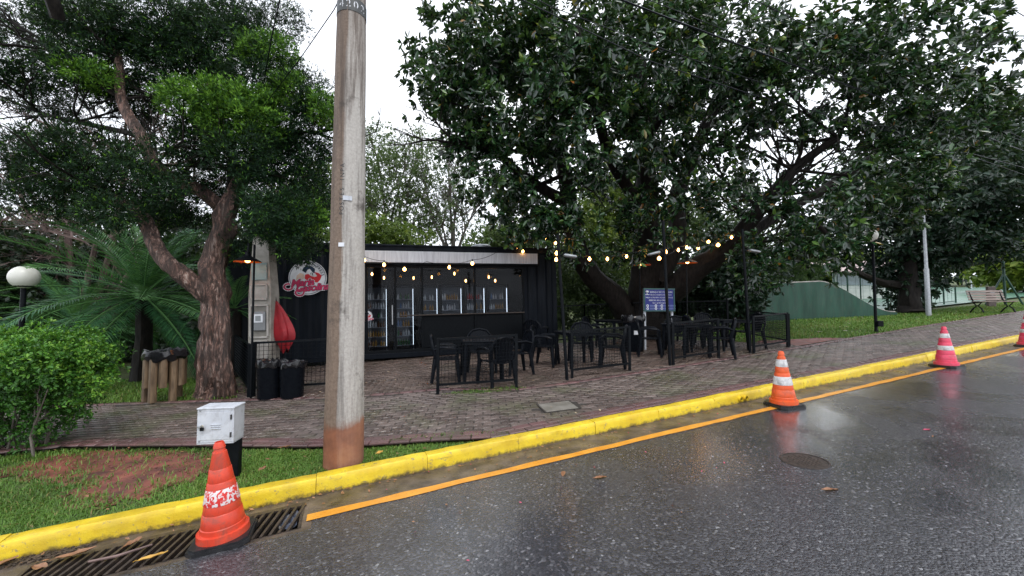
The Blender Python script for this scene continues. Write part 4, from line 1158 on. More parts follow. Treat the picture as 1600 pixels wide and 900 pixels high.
def dish_lamp(px, py, lx, ly, label, post_px=None, r=.20, group='orange dish lamps'):
    b = G(px, py); Y = b.y
    p = pt(lx, ly, Y)
    t_ = thing('dish_lamp', label, 'lamp', b, group=group)
    hz = p.z - b.z; dx = p.x - b.x
    mb = MB(); mb.tube([(dx * .2, .05, -.05), (dx * .3, .05, hz + .30), (dx, .02, hz + .33), (dx, 0, hz + .12)], .018, 8); obj('pole', mb, M['black_metal'], t_, smooth=True)
    mb = MB(); mb.lathe([(r, 0), (r * .8, .035), (r * .35, .085), (.05, .11), (.04, .17), (.01, .175)], 24, (dx, 0, hz), cap=False); sh = obj('shade', mb, M['black_metal'], t_, smooth=True)
    mb = MB(); mb.lathe([(r * .98, -.003), (r * .78, .028), (r * .33, .078), (.02, .09)], 24, (dx, 0, hz - .001), cap=False); obj('shade_lining', mb, M['dish_orange'], sh, smooth=True)
    mb = MB(); mb.ball((dx, 0, hz + .03), .045, 12, 8); obj('bulb', mb, M['bulb'], sh, smooth=True)
    return t_
dish_lamp(391, 622, 387, 409, 'lit orange dish lamp on a black post left of the meter post', r=.21)
dish_lamp(1001, 541, 1003, 414, 'lit orange dish lamp left of the blue notice board', r=.24)
dish_lamp(1076, 541, 1074, 411, 'lit orange dish lamp right of the blue notice board', r=.26)

# plastic chairs and square tables
def chair_proto(loc, rz, label, group):
    t_ = thing('plastic_chair', label, 'chair', loc, rz, group)
    mb = MB(); g = 8                         # moulded seat: rows y from front to back
    vs = []
    for i in range(g + 1):
        for j in range(g + 1):
            x = (i / g - .5) * (.44 - .05 * j / g); y = -.21 + .42 * j / g
            z = .42 - .03 * math.sin(math.pi * i / g) * (.3 + .7 * j / g) - .02 * (1 if j == 0 else 0)
            vs.append((x, y, z))
    n0 = len(vs); vs += [(a, b, c - .018) for a, b, c in vs]
    fs = []
    for i in range(g):
        for j in range(g):
            q = (i * (g + 1) + j, (i + 1) * (g + 1) + j, (i + 1) * (g + 1) + j + 1, i * (g + 1) + j + 1); fs.append(q); fs.append(tuple(k + n0 for k in reversed(q)))
    rim = [i * (g + 1) for i in range(g + 1)] + [g * (g + 1) + j for j in range(1, g + 1)] + [i * (g + 1) + g for i in range(g - 1, -1, -1)] + [j for j in range(g - 1, 0, -1)]
    for a, b in zip(rim, rim[1:] + rim[:1]): fs.append((a, a + n0, b + n0, b))
    mb.add(vs, fs); obj('seat', mb, M['black_plastic'], t_, smooth=True)
    mb = MB()                                # back hoop with fanned slats
    hoop = [(-.225, .20, .42), (-.255, .235, .58), (-.235, .265, .72), (-.15, .285, .815), (0, .292, .845), (.15, .285, .815), (.235, .265, .72), (.255, .235, .58), (.225, .20, .42)]
    mb.tube(hoop, .029, 8, flat=.8); obj('back_rim', mb, M['black_plastic'], t_, smooth=True)
    mb = MB()
    for k in range(-3, 4):
        x0, x1 = k * .035, k * .058; zt = .835 - abs(k) * .018
        mb.bar((x0, .215, .41), (x1 * .9, .25, .62), .040, .012, (0, 1, 0)); mb.bar((x1 * .9, .25, .62), (x1, .285, zt), .046, .012, (0, 1, 0))
    obj('back_slats', mb, M['black_plastic'], t_)
    for s in (-1, 1):
        mb = MB(); mb.tube([(s * .255, .235, .60), (s * .285, .10, .645), (s * .285, -.12, .635), (s * .26, -.20, .60), (s * .235, -.20, .42)], [.026, .034, .034, .03, .03], 8, flat=.7); obj('armrest', mb, M['black_plastic'], t_, smooth=True)
        mb = MB(); mb.tube([(s * .225, -.195, .43), (s * .255, -.235, .0)], [.044, .028], 8); obj('leg', mb, M['black_plastic'], t_, smooth=True)
        mb = MB(); mb.tube([(s * .22, .20, .43), (s * .245, .265, .0)], [.044, .028], 8); obj('leg', mb, M['black_plastic'], t_, smooth=True)
    return t_
def table_proto(loc, rz, label, group):
    t_ = thing('plastic_table', label, 'table', loc, rz, group)
    mb = MB(); mb.bbox((0, 0, .715), (.76, .76, .022), .01); mb.box((0, .36, .685), (.72, .02, .045)); mb.box((0, -.36, .685), (.72, .02, .045)); mb.box((.36, 0, .685), (.02, .70, .045)); mb.box((-.36, 0, .685), (.02, .70, .045))
    obj('tabletop', mb, M['black_plastic'], t_)
    for a in (-1, 1):
        for b in (-1, 1):
            mb = MB(); mb.tube([(a * .32, b * .32, .70), (a * .35, b * .35, 0)], [.044, .03], 8); obj('leg', mb, M['black_plastic'], t_, smooth=True)
    return t_
CG, TG = 'black plastic chairs on the patio', 'black plastic tables on the patio'
TB = [(752, 590, 12, 'black plastic table right behind the nearest mesh fence panel'),
      (903, 572, 20, 'black plastic table behind the fence panel at the container corner'),
      (1072, 556, 18, 'black plastic table behind the post and below the blue notice board'),
      (1133, 546, 14, 'black plastic table farthest right, near the rightmost lamp post')]
t0 = None; c_first = None; tabs = []
for px, py, rz, lab in TB:
    loc = G(px, py)
    if t0 is None: t0 = table_proto(loc, R(rz), lab, TG); tabs.append(loc)
    else: dup(t0, loc, R(rz), lab, TG); tabs.append(loc)
def chair_at(loc, rz, lab):
    global c_first
    if c_first is None: c_first = chair_proto(loc, R(rz), lab, CG)
    else: dup(c_first, loc, R(rz), lab, CG)
def off(tb, a, r=.62):                       # seat facing the table from bearing a
    p = tb + Vector((math.cos(R(a)), math.sin(R(a)), 0)) * r; return Vector((p.x, p.y, gz(p.x, p.y)))
for tb, a, r, lab, turn in (
    (0, 97, .70, 'chair facing the camera behind the nearest table, pale sky shine on its back', 0),
    (0, -62, .66, 'chair with its back to the camera at the nearest table, behind the fence mesh', 6),
    (0, 20, .72, 'chair at the right side of the nearest table', 0),
    (0, 190, .66, 'chair at the left side of the nearest table', 0),
    (1, -18, .70, 'chair at the right side of the table near the container corner', 0),
    (1, 160, .70, 'chair left of the table near the container corner, behind the leaning post', 0),
    (1, 75, .72, 'chair behind the table near the container corner', 0),
    (2, 165, .78, 'chair below the left edge of the blue notice board', 0),
    (2, -25, .70, 'chair right of the table below the blue notice board', 0),
    (2, 80, .72, 'chair behind the table below the blue notice board', 0),
    (3, 10, .66, 'rightmost chair on the patio, beside the last table', 0),
    (3, 180, .66, 'chair left of the last table on the right', 0),
    (3, 95, .68, 'chair behind the last table on the right', 0),
):
    chair_at(off(tabs[tb], a, r), a - 90 + turn, lab)
chair_at(G(838, 548), 150, 'lone chair against the container wall right of the window')
dup(t0, G(960, 541), R(30), 'black plastic table at the rear of the patio beside the black bin', TG)
chair_at(G(930, 545), 60, 'chair at the rear patio table beside the black bin')

# bins
def bin_(loc, r, h, label, group=None, labelplate=False, seed=1):
    t_ = thing('litter_bin', label, 'bin', loc, group=group)
    mb = MB(); mb.lathe([(r * .84, 0), (r * .88, h * .05), (r * .97, h * .9), (r, h * .93), (r, h)], 24); obj('body', mb, M['black_plastic'], t_, smooth=True)
    rr_ = random.Random(seed); mb = MB(); n = 32; vs = []
    ring = [(r * 1.01, h * .86), (r * 1.06, h * .98), (r * .98, h * 1.04), (r * .80, h * 1.0), (r * .4, h * .93)]
    for k, (q, z) in enumerate(ring):
        for i in range(n):
            a = 2 * math.pi * i / n; w_ = 1 + rr_.uniform(-.05, .06); vs.append((q * w_ * math.cos(a), q * w_ * math.sin(a), z + rr_.uniform(-.05, .05) * h))
    mb.add(vs, [(k * n + i, k * n + (i + 1) % n, (k + 1) * n + (i + 1) % n, (k + 1) * n + i) for k in range(4) for i in range(n)] + [tuple(4 * n + i for i in range(n))]); obj('bin_liner', mb, M['bag'], t_, smooth=True)
    if labelplate:
        mb = MB(); mb.bbox((-.02, -r * 1.0, h * .55), (.10, .012, .10), .002); obj('label_plate', mb, M['sign_white'], t_)
    return t_
bin_(G(421, 621), .205, .60, 'black litter bin at the foot of the meter post, left of the pair', 'pair of black bins', seed=1)
bin_(G(456, 620), .200, .58, 'black litter bin next to the utility pole, right of the pair', 'pair of black bins', seed=2)
b_ = bin_(G(990, 548), .28, .86, 'tall black bin with a white label left of the blue notice', None, True, seed=3)

# litter bin of half logs
lbp = G(256, 624)
t_ = thing('log_litter_bin', 'litter bin made of upright logs with a black bag', 'bin', lbp)
n = 11
for i in range(n):
    a = 2 * math.pi * i / n + .2; r = .24; long = i in (6, 8, 2, 10)
    mb = MB(); z0 = 0 if long else .24
    mb.tube([(r * math.cos(a), r * math.sin(a), z0), (r * math.cos(a), r * math.sin(a), .72)], .058, 9, wob=.03); obj('log', mb, M['log'], t_, smooth=True)
rr_ = random.Random(6); mb = MB(); nn = 30; vs = []
for q, z in ((.285, .69), (.32, .77), (.29, .85), (.22, .84), (.10, .74)):
    for i in range(nn):
        a = 2 * math.pi * i / nn; k = 1 + rr_.uniform(-.06, .08); vs.append((q * k * math.cos(a), q * k * math.sin(a), z + rr_.uniform(-.035, .035)))
mb.add(vs, [(k * nn + i, k * nn + (i + 1) % nn, (k + 1) * nn + (i + 1) % nn, (k + 1) * nn + i) for k in range(4) for i in range(nn)] + [tuple(4 * nn + i for i in range(nn))])
obj('bin_liner', mb, M['bag'], t_, smooth=True)

# meter post
mp = G(413, 611)
t_ = thing('meter_post', 'pale concrete electricity meter post with recessed boxes', 'meter post', mp, rot=(0, R(-1.6), R(3)))
mb = MB()
def fr_(z, w_, d_): return [(-w_ / 2, -d_ / 2, z), (w_ / 2, -d_ / 2, z), (w_ / 2, d_ / 2, z), (-w_ / 2, d_ / 2, z)]
lv = [(-.05, .40, .30), (1.75, .39, .28), (2.45, .30, .24), (2.8, .26, .22), (3.3, .22, .18)]
vs = sum([fr_(*l) for l in lv], [])
mb.add(vs, [(3, 2, 1, 0), (16, 17, 18, 19)] + [(4 * i + k, 4 * i + (k + 1) % 4, 4 * i + 4 + (k + 1) % 4, 4 * i + 4 + k) for i in range(4) for k in range(4)]); obj('shaft', mb, simple('aged_concrete', (.34, .32, .285), (.20, .185, .16), 6, .7, .4, grime=.3), t_)
def bezel(z0, z1, w_, inner, nm):
    mb = MB(); y = -.162; zc = (z0 + z1) / 2; h = z1 - z0
    for c, s in (((0, y, z1), (w_, .035, .03)), ((0, y, z0), (w_, .035, .03)), ((-w_ / 2, y, zc), (.03, .034, h - .03)), ((w_ / 2, y, zc), (.03, .034, h - .03))): mb.bbox(c, s, .004)
    fr = obj(nm, mb, M['concrete'], t_)
    mb = MB(); mb.box((0, -.150, zc), (w_ - .03, .012, h - .03)); obj('recess', mb, inner, fr); return fr
b1 = bezel(.98, 1.55, .30, M['concrete_dark'], 'meter_niche')
mb = MB(); mb.bbox((.01, -.175, 1.27), (.22, .05, .34), .012); mt = obj('meter', mb, simple('meter_grey', (.22, .23, .24), None, 5, .35, .1), t_)
mb = MB(); mb.bbox((.01, -.203, 1.32), (.15, .012, .15), .003); obj('dial', mb, M['sign_white'], mt)
mb = MB(); mb.box((.01, -.211, 1.32), (.09, .006, .09)); obj('display', mb, simple('meter_dial', (.25, .27, .28), None, 5, .3, 0), mt)
bezel(.62, .92, .30, M['concrete'], 'inspection_niche'); bezel(.26, .54, .30, M['concrete_dark'], 'cable_niche')
bezel(1.66, 1.92, .27, M['concrete'], 'upper_niche')
mb = MB(); mb.box((.0, -.150, 2.16), (.26, .02, .30)); obj('notice_plate', mb, simple('greenish_plate', (.22, .32, .32), None, 5, .3, 0), t_)

# red folded cloth hanging behind the meter post
p = pt(441, 548, 7.3); q = pt(429, 468, 7.3)
mb = MB(); nz_, na = 12, 20; vs = []
for i in range(nz_ + 1):
    s = i / nz_; wd = .02 + .165 * math.sin(min(1, s * 1.25) * math.pi * .55) * (1 - max(0, s - .72) * 2.6); c = q.lerp(p, s) + Vector((.07 * math.sin(s * 2.6), 0, 0))
    for k in range(na):
        a = 2 * math.pi * k / na; f = 1 + .22 * math.sin(5 * a + s * 2)
        vs.append((c.x + wd * f * math.cos(a), c.y + wd * .55 * f * math.sin(a), c.z - .05 * math.sin(3 * a) * s))
mb.add(vs, [(i * na + k, (i + 1) * na + k, (i + 1) * na + (k + 1) % na, i * na + (k + 1) % na) for i in range(nz_) for k in range(na)] + [tuple(nz_ * na + k for k in range(na))])
ctag = tag(obj('folded_parasol', mb, M['red_cloth'], smooth=True), 'folded red fabric parasol hanging beside the meter post', 'parasol')
mb = MB(); mb.tube([q + Vector((0, 0, .12)), Vector((p.x + .03, p.y, p.z)), Vector((p.x + .04, p.y, gz(p.x, p.y)))], .014, 6); obj('pole', mb, M['black_metal'], ctag)

# blue notice board on white posts
nb = G(1031, 545); 
NX = (nb - G(1008, 546)).normalized(); Yb = nb.y
t_ = thing('notice_board', 'blue notice board with white writing on two white posts', 'notice board', nb, rotz=R(10))
sc_ = F / Yb; bwid = 50 / sc_; bh_ = 34 / sc_; zc = (CAMH + (477 - 468.5) / F * Yb) - nb.z
mb = MB(); mb.box((0, 0, zc), (bwid, .025, bh_)); obj('board', mb, M['blue_sign'], t_)
mb = MB()
for c, s in (((0, -.005, zc + bh_ / 2), (bwid + .05, .045, .03)), ((0, -.005, zc - bh_ / 2), (bwid + .05, .045, .03)), ((-bwid / 2, -.005, zc), (.03, .044, bh_ - .03)), ((bwid / 2, -.005, zc), (.03, .044, bh_ - .03))): mb.box(c, s)
obj('frame', mb, simple('teal_frame', (.03, .10, .10), None, 5, .4, 0), t_)
for s in (-1, 1):
    mb = MB(); mb.bbox((s * (bwid / 2 - .03), .045, (zc + bh_ / 2) / 2 - .02), (.05, .05, zc + bh_ / 2 + .04), .004); obj('post', mb, M['white_paint'], t_)
items = []
for k, (s, x, sz) in enumerate((('ESPAÇO DE USO LIVRE', .07, .078), ('MESAS E CADEIRAS PARA TODOS', .06, .050), ('PARA CONSUMO DE ALIMENTOS E', 0, .060), ('BEBIDAS ADQUIRIDOS', -.02, .068), ('NO QUIOSQUE', .0, .068))):
    items.append((text_mesh(s, sz * .8, res=1), face_frame((x * bwid, -.016, zc + bh_ * (.35 - .125 * k)), (1, 0, 0))))
obj('lettering', join_text(items, M['text_white'], 'lettering'), None, t_)
for r in range(2):
    for x in (-.40, -.12, .08, .28):
        mb = MB(); mb.tube([(x * bwid, -.013, zc - bh_ * (.27 + .13 * r)), (x * bwid, -.018, zc - bh_ * (.27 + .13 * r))], .034, 14); ic = obj('pictogram', mb, M['text_white'], t_)
        mb = MB(); mb.box((x * bwid, -.020, zc - bh_ * (.27 + .13 * r)), (.024, .003, .03)); obj('pictogram_mark', mb, M['blue_sign'], ic)
        mb = MB(); 
        for q in (.012, -.012): mb.box((x * bwid + .14, -.016, zc - bh_ * (.27 + .13 * r) + q), (.15, .004, .009))
        obj('caption_line', mb, simple('caption_blue', (.25, .32, .6), None, 5, .4, 0) if 'cap' not in M else M['cap'], t_)
mb = MB(); mb.ball((-bwid * .41, -.012, zc + bh_ * .37), .045, 12, 6, .7); mb.box((-bwid * .41, -.014, zc + bh_ * .28), (.015, .006, .05)); mb.box((-bwid * .41, -.014, zc + bh_ * .235), (.13, .006, .012)); obj('tree_emblem', mb, M['text_white'], t_)

# string lights
def string_lights(pts, label, bulbs, sag=.12, drop=.07, r=.040):
    """pts: world points of the wire; bulbs: indices along at which a bulb hangs are all points"""
    P = [Vector(p) for p in pts]
    t_ = thing('string_light', label, 'string lights', P[0], group='strings of warm bulbs')
    mb = MB(); line = []
    for a, b in zip(P[:-1], P[1:]):
        for i in range(8):
            s = i / 8; q = a.lerp(b, s); q.z -= sag * 4 * s * (1 - s) * min(1, (b - a).length / 2); line.append(q - P[0])
    line.append(P[-1] - P[0]); mb.tube(line, .006, 5); obj('wire', mb, M['black_plastic'], t_)
    r0_ = r
    for p in bulbs:
        p = Vector(p) - P[0]; r = r0_ * random.uniform(.78, 1.12)
        mb = MB(); mb.tube([p + Vector((0, 0, .012)), p + Vector((0, 0, -.05))], .014, 8); so_ = obj('socket', mb, M['black_plastic'], t_)
        mb = MB(); mb.lathe([(.012, 0), (.016, -.012), (r, -.045), (r * .95, -.065), (r * .6, -.085), (.004, -.093)], 12, p + Vector((0, 0, -.045)), cap=False); obj('bulb', mb, M['bulb'], t_, smooth=True)
    return t_
def bulbs_at(l): return [pt(x, y, Y) + Vector((0, 0, .10)) for x, y, Y in l]
b1 = bulbs_at([(569, 407, 9.3), (600, 414, 9.4), (632, 421, 9.2), (667, 415, 9.6), (702, 418, 9.7), (738, 412, 9.8), (776, 400, 10.3), (817, 393, 11.1), (853, 375, 11.2), (868, 380, 10.9)])
string_lights(b1, 'string of warm bulbs looped along the white fascia of the container', [b for i, b in enumerate(b1) if i not in (3, 6)])
b2 = bulbs_at([(869, 406, 8.6), (921, 405, 9.2), (949, 405, 9.4), (979, 401, 10.2), (1002, 395, 10.8), (1030, 404, 8.9), (1060, 391, 10.2), (1073, 387, 10.6), (1091, 388, 10.9), (1107, 378, 11.2)])
string_lights(b2, 'string of warm bulbs running right from the corner lamp post', b2)
b3 = bulbs_at([(870, 396, 8.4), (960, 398, 9.4), (1040, 394, 8.4), (1122, 383, 9.9), (1143, 371, 10.4)])
string_lights(b3, 'string of warm bulbs ending in the right side of the tree', [b3[0], b3[2], b3[3], b3[4]])
b4 = [cp(x, y, z) for x, y, z in ((-5.1, .45, 2.28), (-4.8, .8, 2.2), (-4.0, .9, 2.2), (-3.5, .8, 2.22), (-2.9, .5, 2.3), (-2.5, .9, 2.12), (-1.9, .5, 2.2), (-1.6, .9, 2.12))]  # added glowing bulbs stand in for reflections in the window glass
string_lights(b4, 'string of small bulbs added behind the container window in place of reflected ones', b4, r=.026)

# globe lamps
def globe_lamp(px, py, gx, gy, rpx, label, Y=None, debris=False):
    b = G(px, py) if Y is None else None
    if b is None: 
        c = pt(gx, gy, Y); b = Vector((c.x, c.y, gz(c.x, c.y)))
    c = pt(gx, gy, b.y); r = rpx / F * b.y; h = c.z - b.z
    t_ = thing('globe_lamp', label, 'street lamp', b, group='black posts with milky globe lamps')
    mb = MB(); mb.tube([(0, 0, -.03), (0, 0, .05), (0, 0, h - r * .6)], [.06, .042, .036], 10); obj('post', mb, M['black_metal'], t_, smooth=True)
    mb = MB(); mb.lathe([(.05, h - r * .95), (.12, h - r * .85), (.13, h - r * .70)], 16); obj('collar', mb, M['black_metal'], t_, smooth=True)
    mb = MB(); mb.ball((c.x - b.x, 0, h), r, 24, 14, 1.0); gl = obj('globe', mb, M['globe'], t_, smooth=True)
    if debris:
        rr_ = random.Random(3); mb = MB()
        for k in range(9):
            a = rr_.uniform(0, 6.28); q = rr_.uniform(.25, .8) * r; z = h + math.sqrt(max(0, r * r - q * q)) + .01
            x, y = q * math.cos(a), q * math.sin(a) - r * .2; l = r * .3
            mb.add([(x - l, y, z), (x, y - l * .5, z + .02), (x + l, y, z - .02), (x, y + l * .5, z + .01)], [(0, 1, 2, 3)])
        obj('leaf_debris', mb, M['leaf_dry'], gl)
        mb = MB(); mb.bbox((.0 + .04, -.06, .22), (.17, .14, .17), .01); obj('junction_box', mb, M['black_metal'], t_)
    return t_
globe_lamp(0, 0, 38, 433, 17.5, 'milky globe lamp on a black post above the clipped hedge', Y=7.0)
globe_lamp(1369, 517, 1359, 368, 10.5, 'globe lamp with dead leaves on it standing on the far grass', debris=True)
globe_lamp(0, 0, 1603, 368, 8, 'globe lamp cut by the right edge of the picture', Y=17)

# steel lamp pole
sb = G(1451, 492)
t_ = thing('steel_lamp_pole', 'tall grey steel lamp pole beside the dark round tree', 'lamp pole', sb, rot=(0, R(-.3), 0))
h = CAMH + (477 - 332) / F * sb.y - sb.z
mb = MB(); mb.tube([(0, 0, -.05), (0, 0, h * .45), (0, 0, h * .46), (0, 0, h)], [.085, .08, .06, .05], 12); obj('pole', mb, M['steel'], t_, smooth=True)
for s in (-1, 1):
    mb = MB(); mb.bar((0, 0, h - .02), (s * .38, -.1, h + .05), .05); mb.bbox((s * .42, -.12, h + .06), (.30, .18, .07), .02); obj('lamp_head', mb, M['steel'], t_)

# ================================================================== PARK, BENCH, COURT
bb = G(1551, 488)
t_ = thing('park_bench', 'wooden slat park bench with curved black iron legs on the far footway', 'bench', bb, R(-14))
for i in range(3):
    mb = MB(); mb.bbox((0, -.22 + i * .15, .44), (1.2, .11, .03), .006); obj('seat_slat', mb, M['wood_slat'], t_)
for i in range(4):
    mb = MB(); mb.bbox((0, .24 + i * .035, .53 + i * .11), (1.2, .03, .085), .006, Matrix.Rotation(R(-16), 3, 'X')); obj('back_slat', mb, M['wood_slat'], t_)
for x in (-.5, .5):
    mb = MB(); mb.tube([(x, -.30, 0), (x, -.20, .16), (x, -.05, .26), (x, -.24, .42), (x, .16, .42), (x, .02, .25), (x, .18, .14), (x, .32, 0)], .026, 8)
    mb.tube([(x, .14, .42), (x, .24, .6), (x, .37, .9)], .022, 8); obj('leg', mb, M['black_metal'], t_, smooth=True)

def yz(px, py, Y): return pt(px, py, Y)
# green curved skate wall
w0, w1 = G(1120, 503), G(1402, 491)
t_ = thing('skate_wall', 'dark green painted wall that swoops down to the right', 'wall', w0)
U = (w1 - w0); L = Vector((U.x, U.y, 0)).length; u = Vector((U.x, U.y, 0)).normalized(); nn = Vector((-u.y, u.x, 0)); slope = U.z / L
def top(s):
    q = (s - .58) / .42
    return 1.52 if q < 0 else 1.52 - 1.44 * (3 * q * q - 2 * q ** 3) ** .9
mb = MB(); n = 48; vs = []
for i in range(n + 1):
    s = i / n; p = u * (L * s) + Vector((0, 0, slope * L * s))
    for k in (0, .35): 
        vs.append(p + nn * k + Vector((0, 0, -.3))); vs.append(p + nn * k + Vector((0, 0, top(s))))
fs = []
for i in range(n):
    a, b = i * 4, i * 4 + 4
    fs += [(a, b, b + 1, a + 1), (a + 3, b + 3, b + 2, a + 2), (a + 1, b + 1, b + 3, a + 3)]
fs += [(0, 1, 3, 2), (n * 4 + 2, n * 4 + 3, n * 4 + 1, n * 4)]
mb.add(vs, fs); obj('panel', mb, M['green_wall'], t_)
mb = MB(); mb.tube([u * (L * i / n) + nn * .1 + Vector((0, 0, slope * L * i / n + top(i / n) + .02)) for i in range(n + 1)], .032, 8); obj('coping', mb, M['concrete'], t_, smooth=True)

# sports court ground beyond the grass
ct = MB()
def cz(x, y): return gz(x, y) + .0
q = [td(t, d, .02) for t, d in ((23.5, 7.6), (27, 5.9), (60, 6.3), (90, 40), (45, 60), (23, 30))]
ct.add(q, [tuple(range(6))]); struct('court', ct, M['court'])
lm = MB()
for (t0_, d0), (t1_, d1) in (((24, 11.0), (60, 12.5)), ((24.4, 20), (70, 22)), ((37, 11.6), (37, 22))):
    a, b = td(t0_, d0, .03), td(t1_, d1, .03); n_ = (b - a).cross(Vector((0, 0, 1))).normalized() * .05
    lm.add([a - n_, b - n_, b + n_, a + n_], [(0, 1, 2, 3)])
struct('court_lines', lm, M['court_line'])
# pale wall with a pink roof behind the skate wall
def wall_thing(name, label, cat, a, b, h, m, thick=.25, extra=None):
    t_ = thing(name, label, cat, a)
    B = b - a; mb = MB(); mid = B / 2; Lh = Vector((B.x, B.y, 0)).length
    mb.box(Vector((mid.x, mid.y, mid.z + h / 2 - .2)), (Lh, thick, h + .4), Matrix.Rotation(math.atan2(B.y, B.x), 3, 'Z')); obj('wall', mb, m, t_)
    return t_, B
t_, B = wall_thing('sports_pavilion', 'low pale pavilion with a faded pink roof behind the green wall', 'building', pt(1305, 487, 30), pt(1430, 482, 31), 3.1, simple('pale_wall', (.55, .58, .55), (.42, .46, .44), 3, .6, .05))
mb = MB(); Bu = B.normalized(); 
mb.add([Vector((-.4, -.8, 3.0)), B + Vector((.4, -.8, 3.0)), B + Vector((.4, 3, 4.1)), Vector((-.4, 3, 4.1)), Vector((-.4, -.8, 2.85)), B + Vector((.4, -.8, 2.85)), B + Vector((.4, 3, 3.95)), Vector((-.4, 3, 3.95))], [(0, 1, 2, 3), (7, 6, 5, 4), (0, 4, 5, 1), (1, 5, 6, 2), (2, 6, 7, 3), (3, 7, 4, 0)]); obj('roof', mb, M['pink_roof'], t_)
mb = MB(); mb.box(B * .5 + Vector((0, -.16, 2.35)), (B.length * .96, .06, .9), Matrix.Rotation(math.atan2(B.y, B.x), 3, 'Z')); obj('window_band', mb, simple('bluish_glass', (.20, .27, .30), None, 4, .15, 0), t_)
# court fences: posts, rails and net
def tall_fence(a, b, h, n, label, m=None, mesh=.5):
    m = m or M['green_wall']
    t_ = thing('court_fence', label, 'fence', a, group='tall wire fences round the court')
    B = b - a
    for i in range(n + 1):
        p = B * (i / n); mb = MB(); mb.tube([p, p + Vector((0, 0, h))], .04, 6); obj('post', mb, m, t_)
    for z in (h - .05, .1): mb = MB(); mb.tube([Vector((0, 0, z)), B + Vector((0, 0, z))], .025, 5); obj('rail', mb, m, t_)
    mb = MB(); k = int(B.length / mesh)
    for i in range(k): p = B * (i / k); mb.bar(p + Vector((0, 0, .1)), p + Vector((0, 0, h - .05)), .008)
    for i in range(int(h / mesh)): z = .1 + i * mesh; mb.bar(Vector((0, 0, z)), B + Vector((0, 0, z)), .008)
    o = obj('wire_mesh', mb, m, t_); o['kind'] = 'stuff'
tall_fence(pt(1305, 492, 24), pt(1425, 489, 25), 3.0, 6, 'tall green wire fence in front of the pale pavilion')
tall_fence(td(26.2, 6.2), td(34, 6.5), .9, 5, 'low green wire fence along the court behind the bench')
t_, B = wall_thing('windscreen', 'long pale green windscreen panel at the far end of the court', 'screen', td(38, 27, -.2), td(85, 24, -.2), 2.2, simple('green_screen', (.12, .22, .17), (.09, .17, .13), 2, .6, .05), .12)
# tripod net post
tp_ = G(1571, 476)
t_ = thing('tripod_mast', 'dark green tripod mast standing behind the park bench', 'mast', tp_)
h = CAMH + (477 - 408) / F * tp_.y - tp_.z
hj = CAMH + (477 - 428) / F * tp_.y - tp_.z
mb = MB(); mb.tube([(0, 0, 0), (0, 0, h)], .05, 8); obj('pole', mb, M['green_wall'], t_)
for dx, dy in ((-.75, .2), (.62, -.2)):
    mb = MB(); mb.tube([(0, 0, hj), (dx, dy, 0)], .04, 8); obj('leg', mb, M['green_wall'], t_)
sp = G(1561, 478)
t_ = thing('stone_marker', 'upright brown stone slab standing behind the park bench', 'stone slab', sp)
mb = MB(); mb.bbox((0, .3, .42), (.42, .12, 1.05), .03); obj('slab', mb, simple('brown_stone', (.14, .105, .10), (.07, .055, .05), 9, .7, .6), t_)
mb = MB(); mb.tube([(0, .235, .62), (0, .228, .62)], .11, 16); obj('plaque', mb, M['steel'], t_)
# small goal and sign board far away
ga = pt(1518, 448, 40); gb = pt(1562, 447, 40)
t_ = thing('goal_frame', 'white goal frame far away on the court', 'goal', ga)
mb = MB(); B = gb - ga; mb.tube([(0, 0, -.6), (0, 0, 1.1), B + Vector((0, 0, 1.1)), B + Vector((0, 0, -.6))], .05, 6); obj('frame', mb, M['white_paint'], t_)
sg = pt(1538, 424, 44)
t_ = thing('banner_board', 'blank white board hanging far behind the court', 'board', sg)
mb = MB(); mb.bbox((0, 0, 0), (1.9, .08, .75), .01); obj('panel', mb, M['white_paint'], t_)
for s in (-.8, .8): mb = MB(); mb.tube([(s, .08, -3), (s, .08, .35)], .05, 6); obj('post', mb, M['steel'], t_)

# ================================================================== VEGETATION
def unit(a): return a / np.maximum(np.linalg.norm(a, axis=1, keepdims=True), 1e-9)
def rand_dirs(n): return unit(rng.normal(size=(n, 3)))
LEAFV = None
def leaf_arrays(C, D, U, L, W, fold=.22, curl=.12):
    """C base, D axis, U approx normal. six-vertex folded leaf, two quads"""
    n = len(C); D = unit(D); S = unit(np.cross(D, U)); Nn = np.cross(S, D)
    L = np.broadcast_to(L, n)[:, None]; W = np.broadcast_to(W, n)[:, None]
    V = np.zeros((n, 6, 3))
    V[:, 0] = C
    V[:, 1] = C + D * L * .33 + S * W * .46 + Nn * W * fold
    V[:, 2] = C + D * L * .72 + S * W * .40 + Nn * (W * fold - L * curl * .4)
    V[:, 3] = C + D * L - Nn * L * curl
    V[:, 4] = C + D * L * .72 - S * W * .40 + Nn * (W * fold - L * curl * .4)
    V[:, 5] = C + D * L * .33 - S * W * .46 + Nn * W * fold
    o = (np.arange(n) * 6)[:, None]
    Fq = np.stack([o + np.array([0, 1, 2, 3]), o + np.array([0, 3, 4, 5])], 1).reshape(-1, 4)
    return V.reshape(-1, 3), Fq
def rhomb_arrays(C, D, U, L, W):
    n = len(C); D = unit(D); S = unit(np.cross(D, U))
    L = np.broadcast_to(L, n)[:, None]; W = np.broadcast_to(W, n)[:, None]
    V = np.zeros((n, 4, 3)); V[:, 0] = C; V[:, 1] = C + D * L * .45 + S * W * .5; V[:, 2] = C + D * L; V[:, 3] = C + D * L * .45 - S * W * .5
    return V.reshape(-1, 3), (np.arange(n) * 4)[:, None] + np.array([0, 1, 2, 3])
def E_(px, py, Y, rx, ry, rd, wgt=1.0):        # ellipsoid of crown: a place, its size on the picture's scale, its depth radius
    c = pt(px, py, Y); return (np.array(c), np.array([rx / F * Y, rd, ry / F * Y]), wgt)
